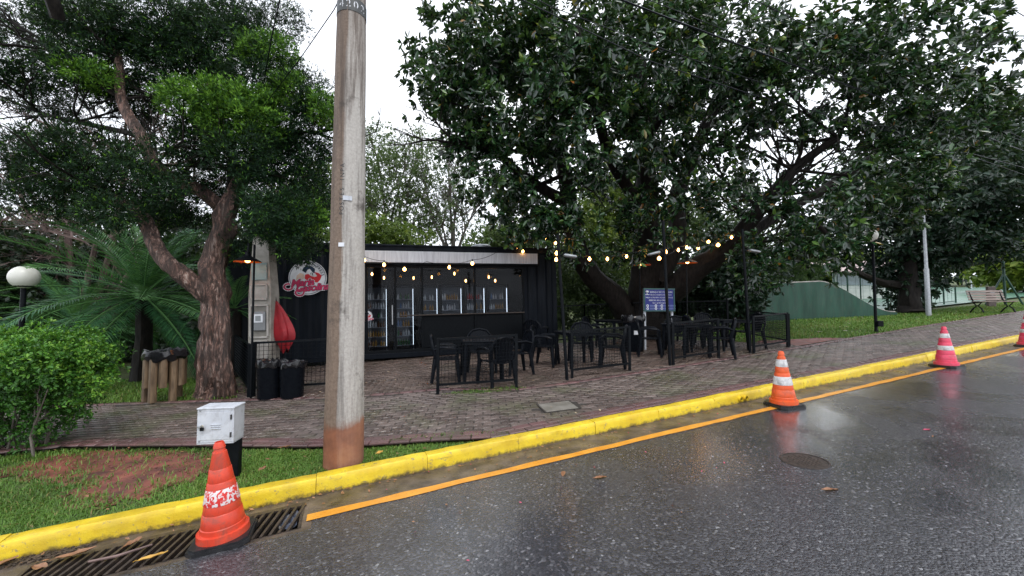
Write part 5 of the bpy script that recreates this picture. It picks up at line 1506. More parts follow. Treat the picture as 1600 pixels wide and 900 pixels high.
def tips(ells, n, shell=.45, lump=(.18, .42), per=7, seed_dir=(0, 0, .35)):
    """twig tips gathered in small lumps inside ellipsoids; also outward directions"""
    vol = np.array([e[1][0] * e[1][2] * e[2] * (e[1][1] ** .5) for e in ells]); k = rng.choice(len(ells), int(n / per) + 1, p=vol / vol.sum())
    cs = np.array([ells[i][0] for i in k]); rs = np.array([ells[i][1] for i in k])
    d = rand_dirs(len(k)); q = rng.random(len(k))[:, None] ** (1 / (2 + shell * 4))
    P = cs + d * rs * q
    out = unit(d / rs)
    P = np.repeat(P, per, 0); out = np.repeat(out, per, 0)
    s = rng.uniform(lump[0], lump[1], len(P))[:, None]
    off = rng.normal(size=P.shape) * s * .55
    return P + off, unit(out + rng.normal(size=P.shape) * .45 + np.array(seed_dir))
def rosette(P, O, k, L, W, spread=(.5, 1.25), droop=.15):
    n = len(P); C = np.repeat(P, k, 0); A = np.repeat(O, k, 0)
    t1 = unit(np.cross(A, rand_dirs(n * k))); a = rng.uniform(spread[0], spread[1], n * k)[:, None]
    D = A * np.cos(a) + t1 * np.sin(a); D[:, 2] -= droop; D = unit(D)
    U = unit(A + rng.normal(size=A.shape) * .25 + np.array([0, 0, .4]))
    l = rng.uniform(L[0], L[1], n * k); return C + D * .02, D, U, l, l * rng.uniform(W[0], W[1], n * k)
def crown(name, parent, parts, mat, kind=None):
    Vs, Fs, Ts, o = [], [], [], 0
    for V, Fq, ti in parts: Vs.append(V); Fs.append(Fq + o); Ts.append(ti); o += len(V)
    me = fast_mesh(name, np.concatenate(Vs), np.concatenate(Fs), mat, np.concatenate(Ts))
    ob = bpy.data.objects.new(name, me); COL.objects.link(ob)
    if parent is not None:
        ob.parent = parent; ob.matrix_parent_inverse = parent.matrix_basis.inverted()
    if kind: ob['kind'] = kind
    return ob
def limb(parent, name, pts, rs, mat, n=10, wob=.05, sub=4, jit=.03):
    P = [Vector(p) for p in pts]; out, ro = [], []
    rr_ = random.Random(int(abs(P[0].x * 100)) + len(P))
    for i in range(len(P) - 1):
        a = P[max(0, i - 1)]; b = P[i]; c = P[i + 1]; d = P[min(len(P) - 1, i + 2)]
        for k in range(sub):
            s = k / sub
            q = .5 * ((2 * b) + (c - a) * s + (2 * a - 5 * b + 4 * c - d) * s * s + (3 * b - a - 3 * c + d) * s ** 3)
            r = rs[i] + (rs[i + 1] - rs[i]) * s
            out.append(q + Vector((rr_.uniform(-1, 1), rr_.uniform(-1, 1), rr_.uniform(-1, 1))) * r * jit * 3); ro.append(r)
    out.append(P[-1]); ro.append(rs[-1])
    mb = MB(); mb.tube(out, ro, n, wob=wob)
    o = obj(name, mb, mat, parent, smooth=True); o.matrix_parent_inverse = parent.matrix_basis.inverted(); return o, out
def grow(mb, p, d, L, r, depth, spread=.6, up=.15, kids=(2, 3), shrink=.7, tipsout=None, n=5):
    q = [p]; nseg = 3
    for i in range(nseg):
        d = (d + Vector((random.gauss(0, .16), random.gauss(0, .16), random.gauss(up * .3, .13)))).normalized()
        q.append(q[-1] + d * (L / nseg))
    mb.tube(q, [r * (1 - .35 * i / nseg) for i in range(nseg + 1)], n if depth > 1 else 3, cap=False)
    if depth <= 0:
        if tipsout is not None: tipsout.append((q[-1], d))
        return
    for i in range(random.randint(*kids)):
        k = random.randint(1, nseg); ax = Vector((random.gauss(0, 1), random.gauss(0, 1), random.gauss(0, 1))).normalized()
        dd = (d + ax * spread * random.uniform(.6, 1.3) + Vector((0, 0, up))).normalized()
        grow(mb, q[k], dd, L * shrink * random.uniform(.75, 1.15), r * .62, depth - 1, spread, up, kids, shrink, tipsout, n)
def tn(n, m=.4, s=.22): return np.clip(rng.normal(m, s, n), 0, .96)
def leaf_set(ells, n, per, k, L, W, shell=.45, lump=(.18, .42), droop=.15, six=True, tint=(.4, .22), spread=(.5, 1.25), odd=0.0, seed_dir=(0, 0, .35)):
    P, O = tips(ells, n, shell, lump, per, seed_dir)
    C, D, U, l, w_ = rosette(P, O, k, L, W, spread, droop)
    t_ = np.clip(np.repeat(rng.normal(tint[0], tint[1] * .7, len(P)), k) + rng.normal(0, tint[1] * .7, len(C)), 0, .94)
    if odd: m_ = rng.random(len(C)) < odd; t_[m_] = rng.uniform(.955, 1.0, m_.sum())
    if six: V, Fq = leaf_arrays(C, D, U, l, w_); T2 = np.repeat(t_, 2)
    else: V, Fq = rhomb_arrays(C, D, U, l, w_); T2 = t_
    return V, Fq, T2

# ------------------------------------------------------------------ the big broad-leaved tree over the patio
fb = pt(1003, 505, 12.6); fb.z = gz(fb.x, fb.y)
ficus = thing('broadleaf_tree', 'huge dark broad leaved tree with spreading limbs over the patio', 'tree', fb)
BD = M['bark_dark']
limb(ficus, 'trunk', [pt(1010, 520, 12.6), pt(1008, 480, 12.5), pt(1006, 420, 12.3), pt(1012, 340, 12), pt(1005, 220, 11.5), pt(1000, 90, 11)], [.70, .52, .42, .34, .26, .14], BD, 14, .09)
limb(ficus, 'limb', [pt(985, 505, 12.6), pt(965, 470, 12.3), pt(925, 430, 11.9), pt(899, 385, 11.5), pt(890, 320, 11.1), pt(878, 250, 10.6), pt(850, 150, 10)], [.38, .34, .32, .28, .23, .17, .09], BD, 12, .07)
limb(ficus, 'limb', [pt(1018, 490, 12.5), pt(1050, 455, 12.0), pt(1090, 420, 11.5), pt(1140, 385, 11.1), pt(1190, 325, 10.6), pt(1240, 265, 10.2), pt(1310, 215, 9.8)], [.42, .38, .33, .26, .19, .13, .07], BD, 12, .07)
limb(ficus, 'limb', [pt(1024, 440, 12.4), pt(1055, 380, 12.4), pt(1060, 300, 12.4), pt(1110, 180, 12), pt(1160, 60, 11.6)], [.36, .30, .24, .18, .1], BD, 10, .07)
limb(ficus, 'limb', [pt(1130, 390, 11.2), pt(1200, 345, 11.6), pt(1280, 300, 12), pt(1370, 240, 12.2), pt(1440, 180, 12.4)], [.20, .17, .13, .09, .05], BD, 8, .06)
limb(ficus, 'limb', [pt(1190, 325, 10.6), pt(1230, 330, 10), pt(1275, 350, 9.6), pt(1310, 385, 9.3)], [.12, .09, .06, .03], BD, 8, .05)
limb(ficus, 'limb', [pt(890, 320, 11.1), pt(840, 290, 10.4), pt(780, 240, 9.8), pt(730, 160, 9.3)], [.18, .14, .1, .05], BD, 8, .05)
limb(ficus, 'limb', [pt(1005, 220, 11.5), pt(1060, 150, 10.6), pt(1120, 110, 9.8), pt(1200, 60, 9)], [.18, .14, .1, .05], BD, 8, .05)
limb(ficus, 'limb', [pt(1012, 340, 12), pt(960, 260, 11), pt(930, 160, 10), pt(900, 40, 9.4)], [.2, .16, .12, .06], BD, 8, .05)
mb = MB(); random.seed(31)
for px, py, Y in ((1240, 265, 10.2), (1310, 215, 9.8), (1200, 345, 11.6), (1280, 300, 12), (1060, 300, 12.4), (840, 290, 10.4), (780, 240, 9.8), (930, 160, 10), (1120, 110, 9.8), (1110, 180, 12), (878, 250, 10.6), (1370, 240, 12.2), (1190, 325, 10.6), (1140, 385, 11.1)):
    p = pt(px, py, Y)
    for k in range(3): grow(mb, p, Vector((random.gauss(0, 1), random.gauss(-.2, .6), random.gauss(.4, .5))).normalized(), 1.3, .05, 3, .7, .1, (2, 3), .7)
o = obj('twig', mb, BD, ficus, smooth=True); o.matrix_parent_inverse = ficus.matrix_basis.inverted(); o['kind'] = 'stuff'
near_e = [E_(690, 105, 9.5, 50, 75, 1.2), E_(740, 60, 9.3, 75, 90, 1.3), E_(730, 190, 9.5, 55, 70, 1.2), E_(780, 280, 9.8, 70, 70, 1.3), E_(820, 140, 9.2, 100, 120, 1.5), E_(840, 330, 10, 70, 55, 1.2),
          E_(900, 60, 9.0, 110, 100, 1.5), E_(920, 200, 9.2, 95, 90, 1.4), E_(880, 360, 10, 55, 42, 1.0), E_(1010, 90, 8.8, 110, 110, 1.5), E_(1040, 220, 9.4, 90, 75, 1.3), E_(1020, 330, 10.5, 55, 48, 1.0),
          E_(960, 375, 10.8, 60, 32, .9), E_(1080, 345, 10, 55, 40, .9),
          E_(1130, 60, 8.8, 110, 90, 1.4), E_(1150, 170, 9.2, 80, 70, 1.1, .7), E_(1240, 110, 9.0, 100, 90, 1.2, .8), E_(1350, 70, 9.0, 110, 85, 1.3, .85), E_(1460, 60, 9.2, 90, 75, 1.2, .8), E_(1520, 90, 9.4, 45, 65, .9, .7), E_(1420, 160, 9.4, 110, 60, 1.2, .8), E_(1330, 190, 9.6, 80, 50, 1.0, .6),
          E_(1480, 190, 10, 70, 55, 1.1), E_(1400, 270, 9.6, 75, 60, 1.1), E_(1302, 310, 9.2, 58, 50, 1.1), E_(1290, 388, 9.3, 50, 36, .9), E_(1230, 370, 9.8, 60, 50, 1.0, .8), E_(1180, 300, 10, 50, 40, .9, .5), E_(1380, 306, 9.8, 42, 28, .8), E_(1428, 338, 9.9, 24, 26, .6), E_(1283, 412, 9.6, 22, 30, .5), E_(1190, 415, 10.2, 40, 35, .7, .7), E_(1120, 270, 10, 60, 50, 1.0, .5)]
far_e = [E_(800, 150, 11.5, 120, 130, 1.4), E_(900, 100, 12, 140, 130, 1.6), E_(1050, 100, 12, 150, 130, 1.6), E_(1000, 260, 12.3, 120, 60, 1.4, .8), E_(1180, 80, 12, 130, 100, 1.4, .7), E_(1330, 110, 12.2, 130, 100, 1.3, .6), E_(1440, 180, 12.4, 90, 70, 1.2, .7), E_(1350, 300, 12.4, 80, 70, 1.2, .9), E_(1270, 360, 12.2, 70, 40, 1, .8), E_(1200, 240, 11.5, 90, 70, 1.2, .6), E_(1130, 350, 10.4, 45, 32, .7, .8), E_(1180, 385, 10.2, 40, 30, .7, .7), E_(840, 300, 12, 70, 60, 1.1), E_(1160, 420, 13.2, 80, 45, .8, .6)]
near_e = [(c, r, wt_ * (.97 if c[0] > 3.2 else 1)) for c, r, wt_ in near_e]
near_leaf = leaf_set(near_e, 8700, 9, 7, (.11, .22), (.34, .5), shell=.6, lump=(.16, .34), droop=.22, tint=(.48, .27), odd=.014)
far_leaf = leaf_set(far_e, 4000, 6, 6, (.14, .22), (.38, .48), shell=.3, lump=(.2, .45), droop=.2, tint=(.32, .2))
# the leaves that show largest are single parts
V, Fq, T2 = near_leaf; LV = V.reshape(-1, 6, 3); cen = LV.mean(1)
fwd = cen[:, 1]; infr = (np.abs(cen[:, 0]) < fwd * 1.25) & ((cen[:, 2] - CAMH) < fwd * .74)
score = np.where(infr, np.linalg.norm(LV[:, 3] - LV[:, 0], axis=1) / fwd, 0); pick = np.argsort(-score)[:300]
mask = np.ones(len(LV), bool); mask[pick] = False
ft = T2.reshape(-1, 2)[:, 0]
big = []
tints = [.15, .3, .45, .6, .8, .97, 1.0]
variants = []
c0_, d0_, u0_ = np.zeros((1, 3)), np.array([[1., 0, 0]]), np.array([[0, 0, 1.]])
for ti in tints:
    v_, f_ = leaf_arrays(c0_, d0_, u0_, 1.0, .41); variants.append(fast_mesh('leaf', v_, f_, M['lf_ficus'], [ti, ti]))
for i in pick:
    a = LV[i]; D = Vector(a[3] - a[0]); S = Vector(a[1] - a[5]); L = D.length; X = D.normalized(); Y = S - X * S.dot(X); Y.normalize(); Z = X.cross(Y)
    Mx = Matrix((X * L, Y * L, Z * L)).transposed().to_4x4(); Mx.translation = Vector(a[0])
    ob = bpy.data.objects.new('leaf', variants[int(np.argmin([abs(t - ft[i]) for t in tints]))]); COL.objects.link(ob); ob.parent = ficus; ob.matrix_parent_inverse = ficus.matrix_basis.inverted(); ob.matrix_basis = Mx
LVm = LV[mask]; o_ = (np.arange(len(LVm)) * 6)[:, None]
Fm = np.stack([o_ + np.array([0, 1, 2, 3]), o_ + np.array([0, 3, 4, 5])], 1).reshape(-1, 4)
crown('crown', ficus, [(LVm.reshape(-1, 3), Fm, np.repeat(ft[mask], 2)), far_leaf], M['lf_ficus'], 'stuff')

# ------------------------------------------------------------------ second dark tree at the right
tb = G(1412, 488); 
tree2 = thing('round_dark_tree', 'low dense dark tree right of the swooping green wall', 'tree', tb)
limb(tree2, 'trunk', [pt(1424, 490, tb.y), pt(1422, 470, tb.y), pt(1418, 440, tb.y), pt(1420, 390, tb.y), pt(1430, 320, tb.y)], [.46, .38, .34, .28, .15], BD, 12, .08)
limb(tree2, 'limb', [pt(1402, 445, tb.y), pt(1375, 441, tb.y - .3), pt(1340, 425, tb.y - .6), pt(1318, 405, tb.y - .8)], [.19, .16, .12, .06], BD, 8, .06)
Y2 = tb.y + 1.6
e2 = [E_(1400, 380, Y2 - 1, 70, 55, 1.8), E_(1460, 330, Y2 - 2, 80, 60, 2.0), E_(1530, 290, Y2 - 2.5, 80, 70, 2.0), E_(1590, 330, Y2 - 2, 60, 75, 2.0), E_(1480, 382, Y2 - 1.5, 60, 40, 1.6), E_(1437, 432, Y2 - 1.2, 38, 34, 1.2), E_(1408, 420, Y2 - 1.2, 24, 40, 1.0), E_(1540, 370, Y2 - 2, 60, 45, 1.6), E_(1404, 446, Y2 - 1, 20, 34, .8), E_(1350, 335, Y2 - .5, 60, 40, 1.5), E_(1500, 240, Y2, 70, 55, 1.8), E_(1560, 210, Y2 + 1, 60, 60, 1.8), E_(1600, 240, Y2, 60, 60, 1.8), E_(1370, 300, Y2, 90, 60, 1.6), E_(1400, 475, Y2 - .9, 14, 16, .5), E_(1430, 475, Y2 - 1, 18, 22, .6)]
crown('crown', tree2, [leaf_set(e2, 9000, 7, 5, (.18, .30), (.34, .46), shell=.5, lump=(.3, .6), droop=.2, tint=(.42, .22))], M['lf_dark'], 'stuff')

# ------------------------------------------------------------------ fine-leaved tree at the left with peeling bark
mt = G(337, 616)
mela = thing('peeling_bark_tree', 'twisting fine leaved tree with shaggy peeling bark near the paving edge', 'tree', mt)
YM = mt.y + .1
BK = M['bark']
limb(mela, 'trunk', [pt(336, 622, YM), pt(335, 600, YM), pt(333, 550, YM), pt(335, 500, YM), pt(338, 460, YM), pt(334, 414, YM), pt(349, 358, YM), pt(360, 318, YM), pt(378, 280, YM + .2), pt(425, 228, YM + .3), pt(472, 206, YM + .2)], [.33, .26, .23, .22, .21, .20, .18, .155, .12, .09, .05], BK, 18, .13, jit=.06)
for dx, w_ in ((-18, .075), (-7, .10), (7, .09), (17, .085), (23, .06)):        # fluted stems wrapped round the foot
    limb(mela, 'trunk_flute', [pt(336 + dx * 1.18, 622, YM - .14), pt(335 + dx, 585, YM - .22), pt(334 + dx * .9, 540, YM - .2), pt(336 + dx * .75, 490, YM - .17), pt(338 + dx * .5, 450, YM - .1)], [w_ * 1.15, w_, w_ * .92, w_ * .8, w_ * .5], BK, 9, .14, jit=.07)
limb(mela, 'limb', [pt(337, 485, YM), pt(330, 462, YM - .1), pt(287, 432, YM - .3), pt(262, 410, YM - .4), pt(243, 385, YM - .4), pt(228, 345, YM - .3), pt(198, 320, YM - .2), pt(160, 300, YM - .1), pt(110, 270, YM)], [.18, .17, .145, .13, .12, .11, .09, .06, .03], BK, 10, .09)
limb(mela, 'limb', [pt(352, 330, YM + .2), pt(315, 300, YM), pt(272, 281, YM - .2), pt(243, 257, YM - .3), pt(220, 212, YM - .3), pt(190, 155, YM - .3), pt(185, 95, YM - .2), pt(175, 20, YM)], [.13, .12, .115, .11, .10, .08, .06, .03], BK, 9, .09)
limb(mela, 'limb', [pt(190, 155, YM - .3), pt(150, 120, YM - .4), pt(100, 80, YM - .4), pt(40, 60, YM - .4)], [.05, .045, .035, .02], BD, 7, .07)
limb(mela, 'limb', [pt(360, 318, YM), pt(365, 250, YM + .3), pt(340, 170, YM + .4), pt(330, 90, YM + .5)], [.12, .09, .06, .03], BD, 8, .07)
limb(mela, 'limb', [pt(220, 212, YM - .3), pt(120, 190, YM), pt(60, 175, YM + .2), pt(0, 150, YM + .4)], [.05, .04, .03, .02], BD, 7, .07)
limb(mela, 'limb', [pt(90, 30, 6.4), pt(75, -20, 6.2), pt(60, -60, 6.2)], [.09, .1, .1], BD, 8, .07)
random.seed(12); mb = MB()
for px, py, dy in ((190, 155, -.3), (243, 257, -.3), (425, 228, .3), (472, 206, .2), (340, 170, .4), (330, 90, .5), (120, 190, 0), (160, 300, -.1), (378, 280, .2), (100, 80, -.4), (185, 95, -.2), (60, 175, .2)):
    for k in range(3): grow(mb, pt(px, py, YM + dy), Vector((random.gauss(0, 1), random.gauss(0, .6), random.gauss(.25, .4))).normalized(), .85, .026, 3, .7, .1, (2, 3), .72)
o = obj('twig', mb, BD, mela, smooth=True); o.matrix_parent_inverse = mela.matrix_basis.inverted(); o['kind'] = 'stuff'
def EM(px, py, rx, ry, dy=0.0, rd=.7, w=1.0): return E_(px, py, YM + dy, rx, ry, rd, w)
em = [EM(30, 95, 60, 45), EM(150, 40, 80, 40, -.2), EM(250, 50, 80, 45), EM(330, 70, 80, 50, .2), EM(410, 115, 60, 42), EM(470, 155, 48, 45), EM(380, 40, 60, 32, .4), EM(290, 110, 70, 45, .2), EM(130, 110, 55, 26, -.3), EM(170, 90, 60, 40),
      EM(500, 200, 26, 45, .2), EM(460, 250, 55, 45, .3), EM(490, 310, 30, 45, .3), EM(430, 310, 55, 40, .2), EM(440, 365, 45, 28, .4), EM(420, 210, 55, 35), EM(330, 275, 50, 32, .3), EM(300, 320, 65, 34, .5), EM(250, 330, 45, 26, .5),
      EM(110, 235, 90, 34, -.2), EM(150, 275, 95, 36, -.1), EM(80, 310, 75, 30, .2), EM(30, 250, 45, 30, .2), EM(200, 150, 60, 28, .3), EM(60, 150, 60, 26, .3), EM(440, 30, 40, 20, .6), EM(240, 200, 40, 22, .6, .4, .6), EM(350, 220, 75, 34, .3), EM(400, 390, 26, 28, .5), EM(470, 385, 28, 26, .4), EM(410, 330, 34, 40, -.9, .35), EM(440, 372, 26, 26, -.7, .3), EM(455, 340, 40, 40, -.4, .4), EM(380, 240, 50, 40, -.6, .4), EM(290, 230, 50, 26, -.2, .4), EM(210, 250, 60, 30, -.7, .4), EM(170, 330, 70, 24, -.6, .4), EM(260, 290, 40, 20, -.7, .3), EM(100, 20, 60, 25, .4), EM(20, 20, 50, 25, .6), EM(330, 20, 80, 25, .6)]
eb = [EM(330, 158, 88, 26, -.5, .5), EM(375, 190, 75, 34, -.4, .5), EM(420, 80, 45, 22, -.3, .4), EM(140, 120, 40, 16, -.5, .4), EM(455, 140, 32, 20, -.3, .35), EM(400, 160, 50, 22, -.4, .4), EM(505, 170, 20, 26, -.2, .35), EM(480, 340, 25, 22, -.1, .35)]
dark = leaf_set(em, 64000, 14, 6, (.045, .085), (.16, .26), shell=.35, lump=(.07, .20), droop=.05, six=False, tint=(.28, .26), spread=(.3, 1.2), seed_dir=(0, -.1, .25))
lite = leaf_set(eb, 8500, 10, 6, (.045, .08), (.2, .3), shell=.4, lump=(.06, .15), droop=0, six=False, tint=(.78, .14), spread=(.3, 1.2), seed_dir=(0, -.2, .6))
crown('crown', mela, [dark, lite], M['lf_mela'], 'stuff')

# ------------------------------------------------------------------ bare pinkish tree behind
random.seed(5)
bt = pt(120, 560, 12.5); bt.z = gz(bt.x, bt.y)
bare_t = thing('bare_tree', 'leafless tangle of pinkish brown branches behind the left tree', 'tree', bt)
mb = MB()
base = bt.copy()
for px, py in ((60, 400), (150, 380), (240, 330), (10, 380), (300, 250), (100, 300), (200, 250)):
    q = pt(px, py, 12.5 + random.uniform(-1, 1)); mb.tube([base, base.lerp(q, .5) + Vector((random.uniform(-.3, .3), 0, .2)), q], [.12, .09, .06], 6)
    for k in range(6): grow(mb, q, Vector((random.gauss(0, 1), random.gauss(0, .6), random.gauss(.35, .5))).normalized(), 1.5, .045, 5, .75, .06, (2, 3), .74, None, 4)
o = obj('branches', mb, M['twig'], bare_t, smooth=True); o.matrix_parent_inverse = bare_t.matrix_basis.inverted(); o['kind'] = 'stuff'

# ------------------------------------------------------------------ cycads
def frond_mesh(L, arch, seed, nl=52):
    r = np.random.default_rng(seed); n = 14; pts = []; p = np.zeros(3); ang = 0.0
    mbr = MB(); P = []
    for i in range(n + 1):
        s = i / n; P.append(p.copy()); a = -arch * s * s; p = p + np.array([math.cos(a), 0, math.sin(a)]) * L / n
    P = np.array(P)
    mbr.tube([Vector(q) for q in P], [.016 * (1 - .8 * i / n) + .002 for i in range(n + 1)], 4, cap=False)
    C, D, U, Ll = [], [], [], []
    for k in range(nl):
        s = .10 + .9 * k / nl; f = s * n; i = min(n - 1, int(f)); q = P[i] + (P[i + 1] - P[i]) * (f - i); t = P[i + 1] - P[i]; t /= np.linalg.norm(t); nn_ = np.array([-t[2], 0, t[0]])
        ll = L * .155 * (math.sin(math.pi * min(1, s * .88 + .10)) ** .6) * r.uniform(.88, 1.08)
        for sd in (-1, 1):
            d = t * (.45 + .5 * s) + np.array([0, sd, 0]) * .9 + nn_ * (.30 - .35 * r.random() * .6)
            C.append(q); D.append(d); U.append(nn_); Ll.append(ll)
    C, D, U, Ll = map(np.array, (C, D, U, Ll))
    V, Fq = rhomb_arrays(C, D, U, Ll, .027)
    V = V.reshape(-1, 4, 3); V[:, 2, 2] -= Ll * .12
    Vt = np.array(mbr.v); Ft = np.array(mbr.f)
    me = fast_mesh('frond', np.concatenate([Vt, V.reshape(-1, 3)]), [np.concatenate([Ft, Fq + len(Vt)])], M['lf_cycad'], np.concatenate([np.full(len(Ft), .95), np.clip(r.normal((.35, .7, .5, .85, .25)[seed % 5], .16, len(Fq)), 0, 1)]))
    return me
FR = [frond_mesh(2.5, a, i) for i, a in enumerate((.9, 1.2, 1.5, .6, 1.8))]
def cycad(px, py, Y, label, n, L, seed, arc=None):
    r = random.Random(seed); c = pt(px, py, Y); b = Vector((c.x, c.y, gz(c.x, c.y)))
    t_ = thing('cycad', label, 'cycad', b, group='cycads behind the left tree')
    mb = MB(); mb.tube([(0, 0, -.05), (.03, 0, (c.z - b.z) * .5), (0, 0, c.z - b.z)], [.2, .15, .15], 10, wob=.1); obj('trunk', mb, M['bark_dark'], t_, smooth=True)
    for i in range(n):
        el = R(-38 + 112 * ((i + .5) / n)); az = i * 2.39996 + r.uniform(-.3, .3)
        o = bpy.data.objects.new('frond', FR[i % 5]); COL.objects.link(o); o.parent = t_
        s = L / 2.5 * r.uniform(.85, 1.1)
        o.matrix_basis = Matrix.Translation((0, 0, c.z - b.z)) @ Matrix.Rotation(az, 4, 'Z') @ Matrix.Rotation(-el, 4, 'Y') @ Matrix.Rotation(r.uniform(-.4, .4), 4, 'X') @ Matrix.Scale(s, 4)
cycad(225, 462, 9.0, 'large dark cycad with long arching fronds left of the peeling trunk', 46, 2.55, 1)
cycad(366, 482, 9.2, 'smaller cycad showing right of the peeling trunk', 26, 1.25, 2)
cycad(120, 505, 10.2, 'low cycad with drooping fronds above the clipped hedge', 30, 2.0, 3)

# ------------------------------------------------------------------ clipped hedge bush in front
hb = G(60, 706)
hedge = thing('clipped_bush', 'bright green clipped bush at the left edge of the picture', 'bush', hb)
YH = hb.y
def EH(px, py, rx, ry, rd=.6, w=1.0, dy=0): return E_(px, py, YH + .25 + dy, rx, ry, rd, w)
def EH(px, py, rx, ry, rd=.6, w=1.0, dy=0): return E_(px * .93 - 14, 706 - (706 - py) * .935, YH + .25 + dy, rx * .9, ry * .94, rd, w)
eh = [EH(-60, 590, 90, 65), EH(20, 575, 75, 60), EH(85, 570, 70, 58), EH(135, 560, 45, 45), EH(60, 640, 70, 45, .5), EH(-20, 650, 80, 45, .5), EH(110, 620, 45, 40, .45), EH(150, 590, 28, 36, .4), EH(20, 680, 60, 22, .35, .7), EH(85, 672, 35, 22, .3, .7), EH(-110, 600, 90, 80)]
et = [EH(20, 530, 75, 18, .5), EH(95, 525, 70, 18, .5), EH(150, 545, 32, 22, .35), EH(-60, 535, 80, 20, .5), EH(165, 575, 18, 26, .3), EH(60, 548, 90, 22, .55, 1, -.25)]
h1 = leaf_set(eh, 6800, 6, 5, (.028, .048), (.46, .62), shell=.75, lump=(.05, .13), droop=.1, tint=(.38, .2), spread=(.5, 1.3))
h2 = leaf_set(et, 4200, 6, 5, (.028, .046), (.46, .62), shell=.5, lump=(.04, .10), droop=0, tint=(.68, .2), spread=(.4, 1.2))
h3 = leaf_set([EH(x_, y_, 9, 13, .06, 1, random.uniform(-.3, .3)) for x_, y_ in ((10, 508), (48, 512), (72, 506), (110, 510), (140, 520), (168, 540), (182, 566), (178, 590), (-20, 514), (160, 618), (130, 640), (150, 505 + 8), (95, 500))], 420, 5, 5, (.03, .05), (.4, .55), lump=(.03, .08), tint=(.7, .25), spread=(.4, 1.2))
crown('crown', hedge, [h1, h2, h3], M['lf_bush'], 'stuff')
random.seed(3)
mb = MB()
for k in range(11):
    p = pt(random.uniform(-60, 78), 704, YH + .15 + random.uniform(-.2, .3)); p.z = gz(p.x, p.y) - .08
    mb.tube([p, p + Vector((random.uniform(-.06, .06), 0, .25)), p + Vector((random.uniform(-.2, .2), random.uniform(-.1, .1), .8))], [.016, .012, .006], 5)
    grow(mb, p + Vector((0, 0, .35)), Vector((random.gauss(0, .5), random.gauss(0, .3), 1)).normalized(), .4, .008, 2, .6, .2)
o = obj('stem', mb, M['bark_grey'], hedge); o.matrix_parent_inverse = hedge.matrix_basis.inverted(); o['kind'] = 'stuff'

# ------------------------------------------------------------------ shrubs and trees behind
def bushy(name, label, cat, px, py_base, Y, ells, n, L, mat, W=(.4, .55), tint=(.4, .22), k=5, trunk=None, bark=None, lump=(.2, .45), six=False, branches=0, shell=.45, seed=1, group=None, droop=.15):
    b = pt(px, py_base, Y); b.z = gz(b.x, b.y) - .02
    t_ = thing(name, label, cat, b, group=group)
    bark = bark or M['bark_dark']; random.seed(seed)
    cs = [Vector(e[0]) for e in ells]
    mb = MB(); top = sum(cs, Vector()) / len(cs); fork = b.lerp(top, .45); rt = trunk or .12
    mb.tube([b, b.lerp(fork, .5) + Vector((rt * .4, 0, 0)), fork], [rt, rt * .8, rt * .65], 8, wob=.06)
    obj('trunk', mb, bark, t_, smooth=True).matrix_parent_inverse = t_.matrix_basis.inverted()
    mb = MB()
    for c in cs:
        mid = fork.lerp(c, .5) + Vector((random.uniform(-.3, .3), random.uniform(-.3, .3), .1)); mb.tube([fork, mid, c], [rt * .5, rt * .32, rt * .12], 6)
        for q in range(branches): grow(mb, mid.lerp(c, random.random()), (c - fork + Vector((random.gauss(0, 1), random.gauss(0, 1), random.gauss(.3, .6))) * 1.2).normalized(), random.uniform(.9, 1.6), rt * .2, 3, .7, .1, (2, 3), .7, None, 4)
    o = obj('limbs', mb, bark, t_, smooth=True); o.matrix_parent_inverse = t_.matrix_basis.inverted(); o['kind'] = 'stuff'
    crown('crown', t_, [leaf_set(ells, n, 6, k, L, W, shell=shell, lump=lump, droop=droop, six=six, tint=tint)], mat, 'stuff')
    return t_
SH = M['lf_shrub']
# dark shrubbery behind the cycads
for i, (px, Y, top, wd, lab) in enumerate(((-60, 11.5, 330, 120, 'dark evergreen shrub behind the globe lamp at the left edge'), (70, 13.2, 380, 110, 'dark evergreen shrub behind the left half of the large cycad'), (200, 13.6, 360, 110, 'dark evergreen shrub behind the middle of the large cycad'), (320, 13.4, 345, 95, 'dark evergreen shrub behind the peeling trunk'))):
    bushy('evergreen_shrub', lab, 'shrub', px, 600, Y, [E_(px, top + 70, Y, wd, 75, 1.2), E_(px - 40, top + 170, Y - .3, wd * .8, 80, 1.2), E_(px + 40, top + 160, Y - .3, wd * .8, 80, 1.2), E_(px, top + 210, Y - .6, wd, 60, 1.0)], 5200, (.12, .22), SH, tint=(.3, .22), seed=i, group='dark shrubs behind the cycads')
# light feathery trees behind the container
OB, LB = M['lf_back'], M['lf_lime']
bushy('feathery_tree', 'light olive feathery tree seen beside the utility pole above the container', 'tree', 610, 470, 24, [E_(590, 240, 24, 40, 45, 2), E_(630, 270, 23, 45, 55, 2), E_(600, 330, 23, 45, 50, 2), E_(655, 235, 25, 35, 32, 2, .6), E_(560, 290, 25, 35, 60, 2), E_(650, 340, 23, 40, 40, 2)], 5200, (.12, .22), OB, W=(.3, .45), tint=(.52, .22), trunk=.22, bark=M['bark_grey'], lump=(.25, .6), branches=4, seed=11)
bushy('feathery_tree', 'thin half bare tree with forking branches behind the middle of the container', 'tree', 715, 470, 22, [E_(700, 260, 22, 40, 50, 2, .35), E_(740, 330, 21, 50, 40, 1.5, .5), E_(690, 345, 22, 40, 35, 1.5, .8), E_(665, 290, 23, 35, 40, 1.5, .5), E_(720, 290, 22, 40, 40, 1.5, .3)], 2000, (.10, .2), OB, W=(.3, .45), tint=(.4, .22), trunk=.22, bark=M['bark_grey'], lump=(.2, .5), branches=7, seed=12)
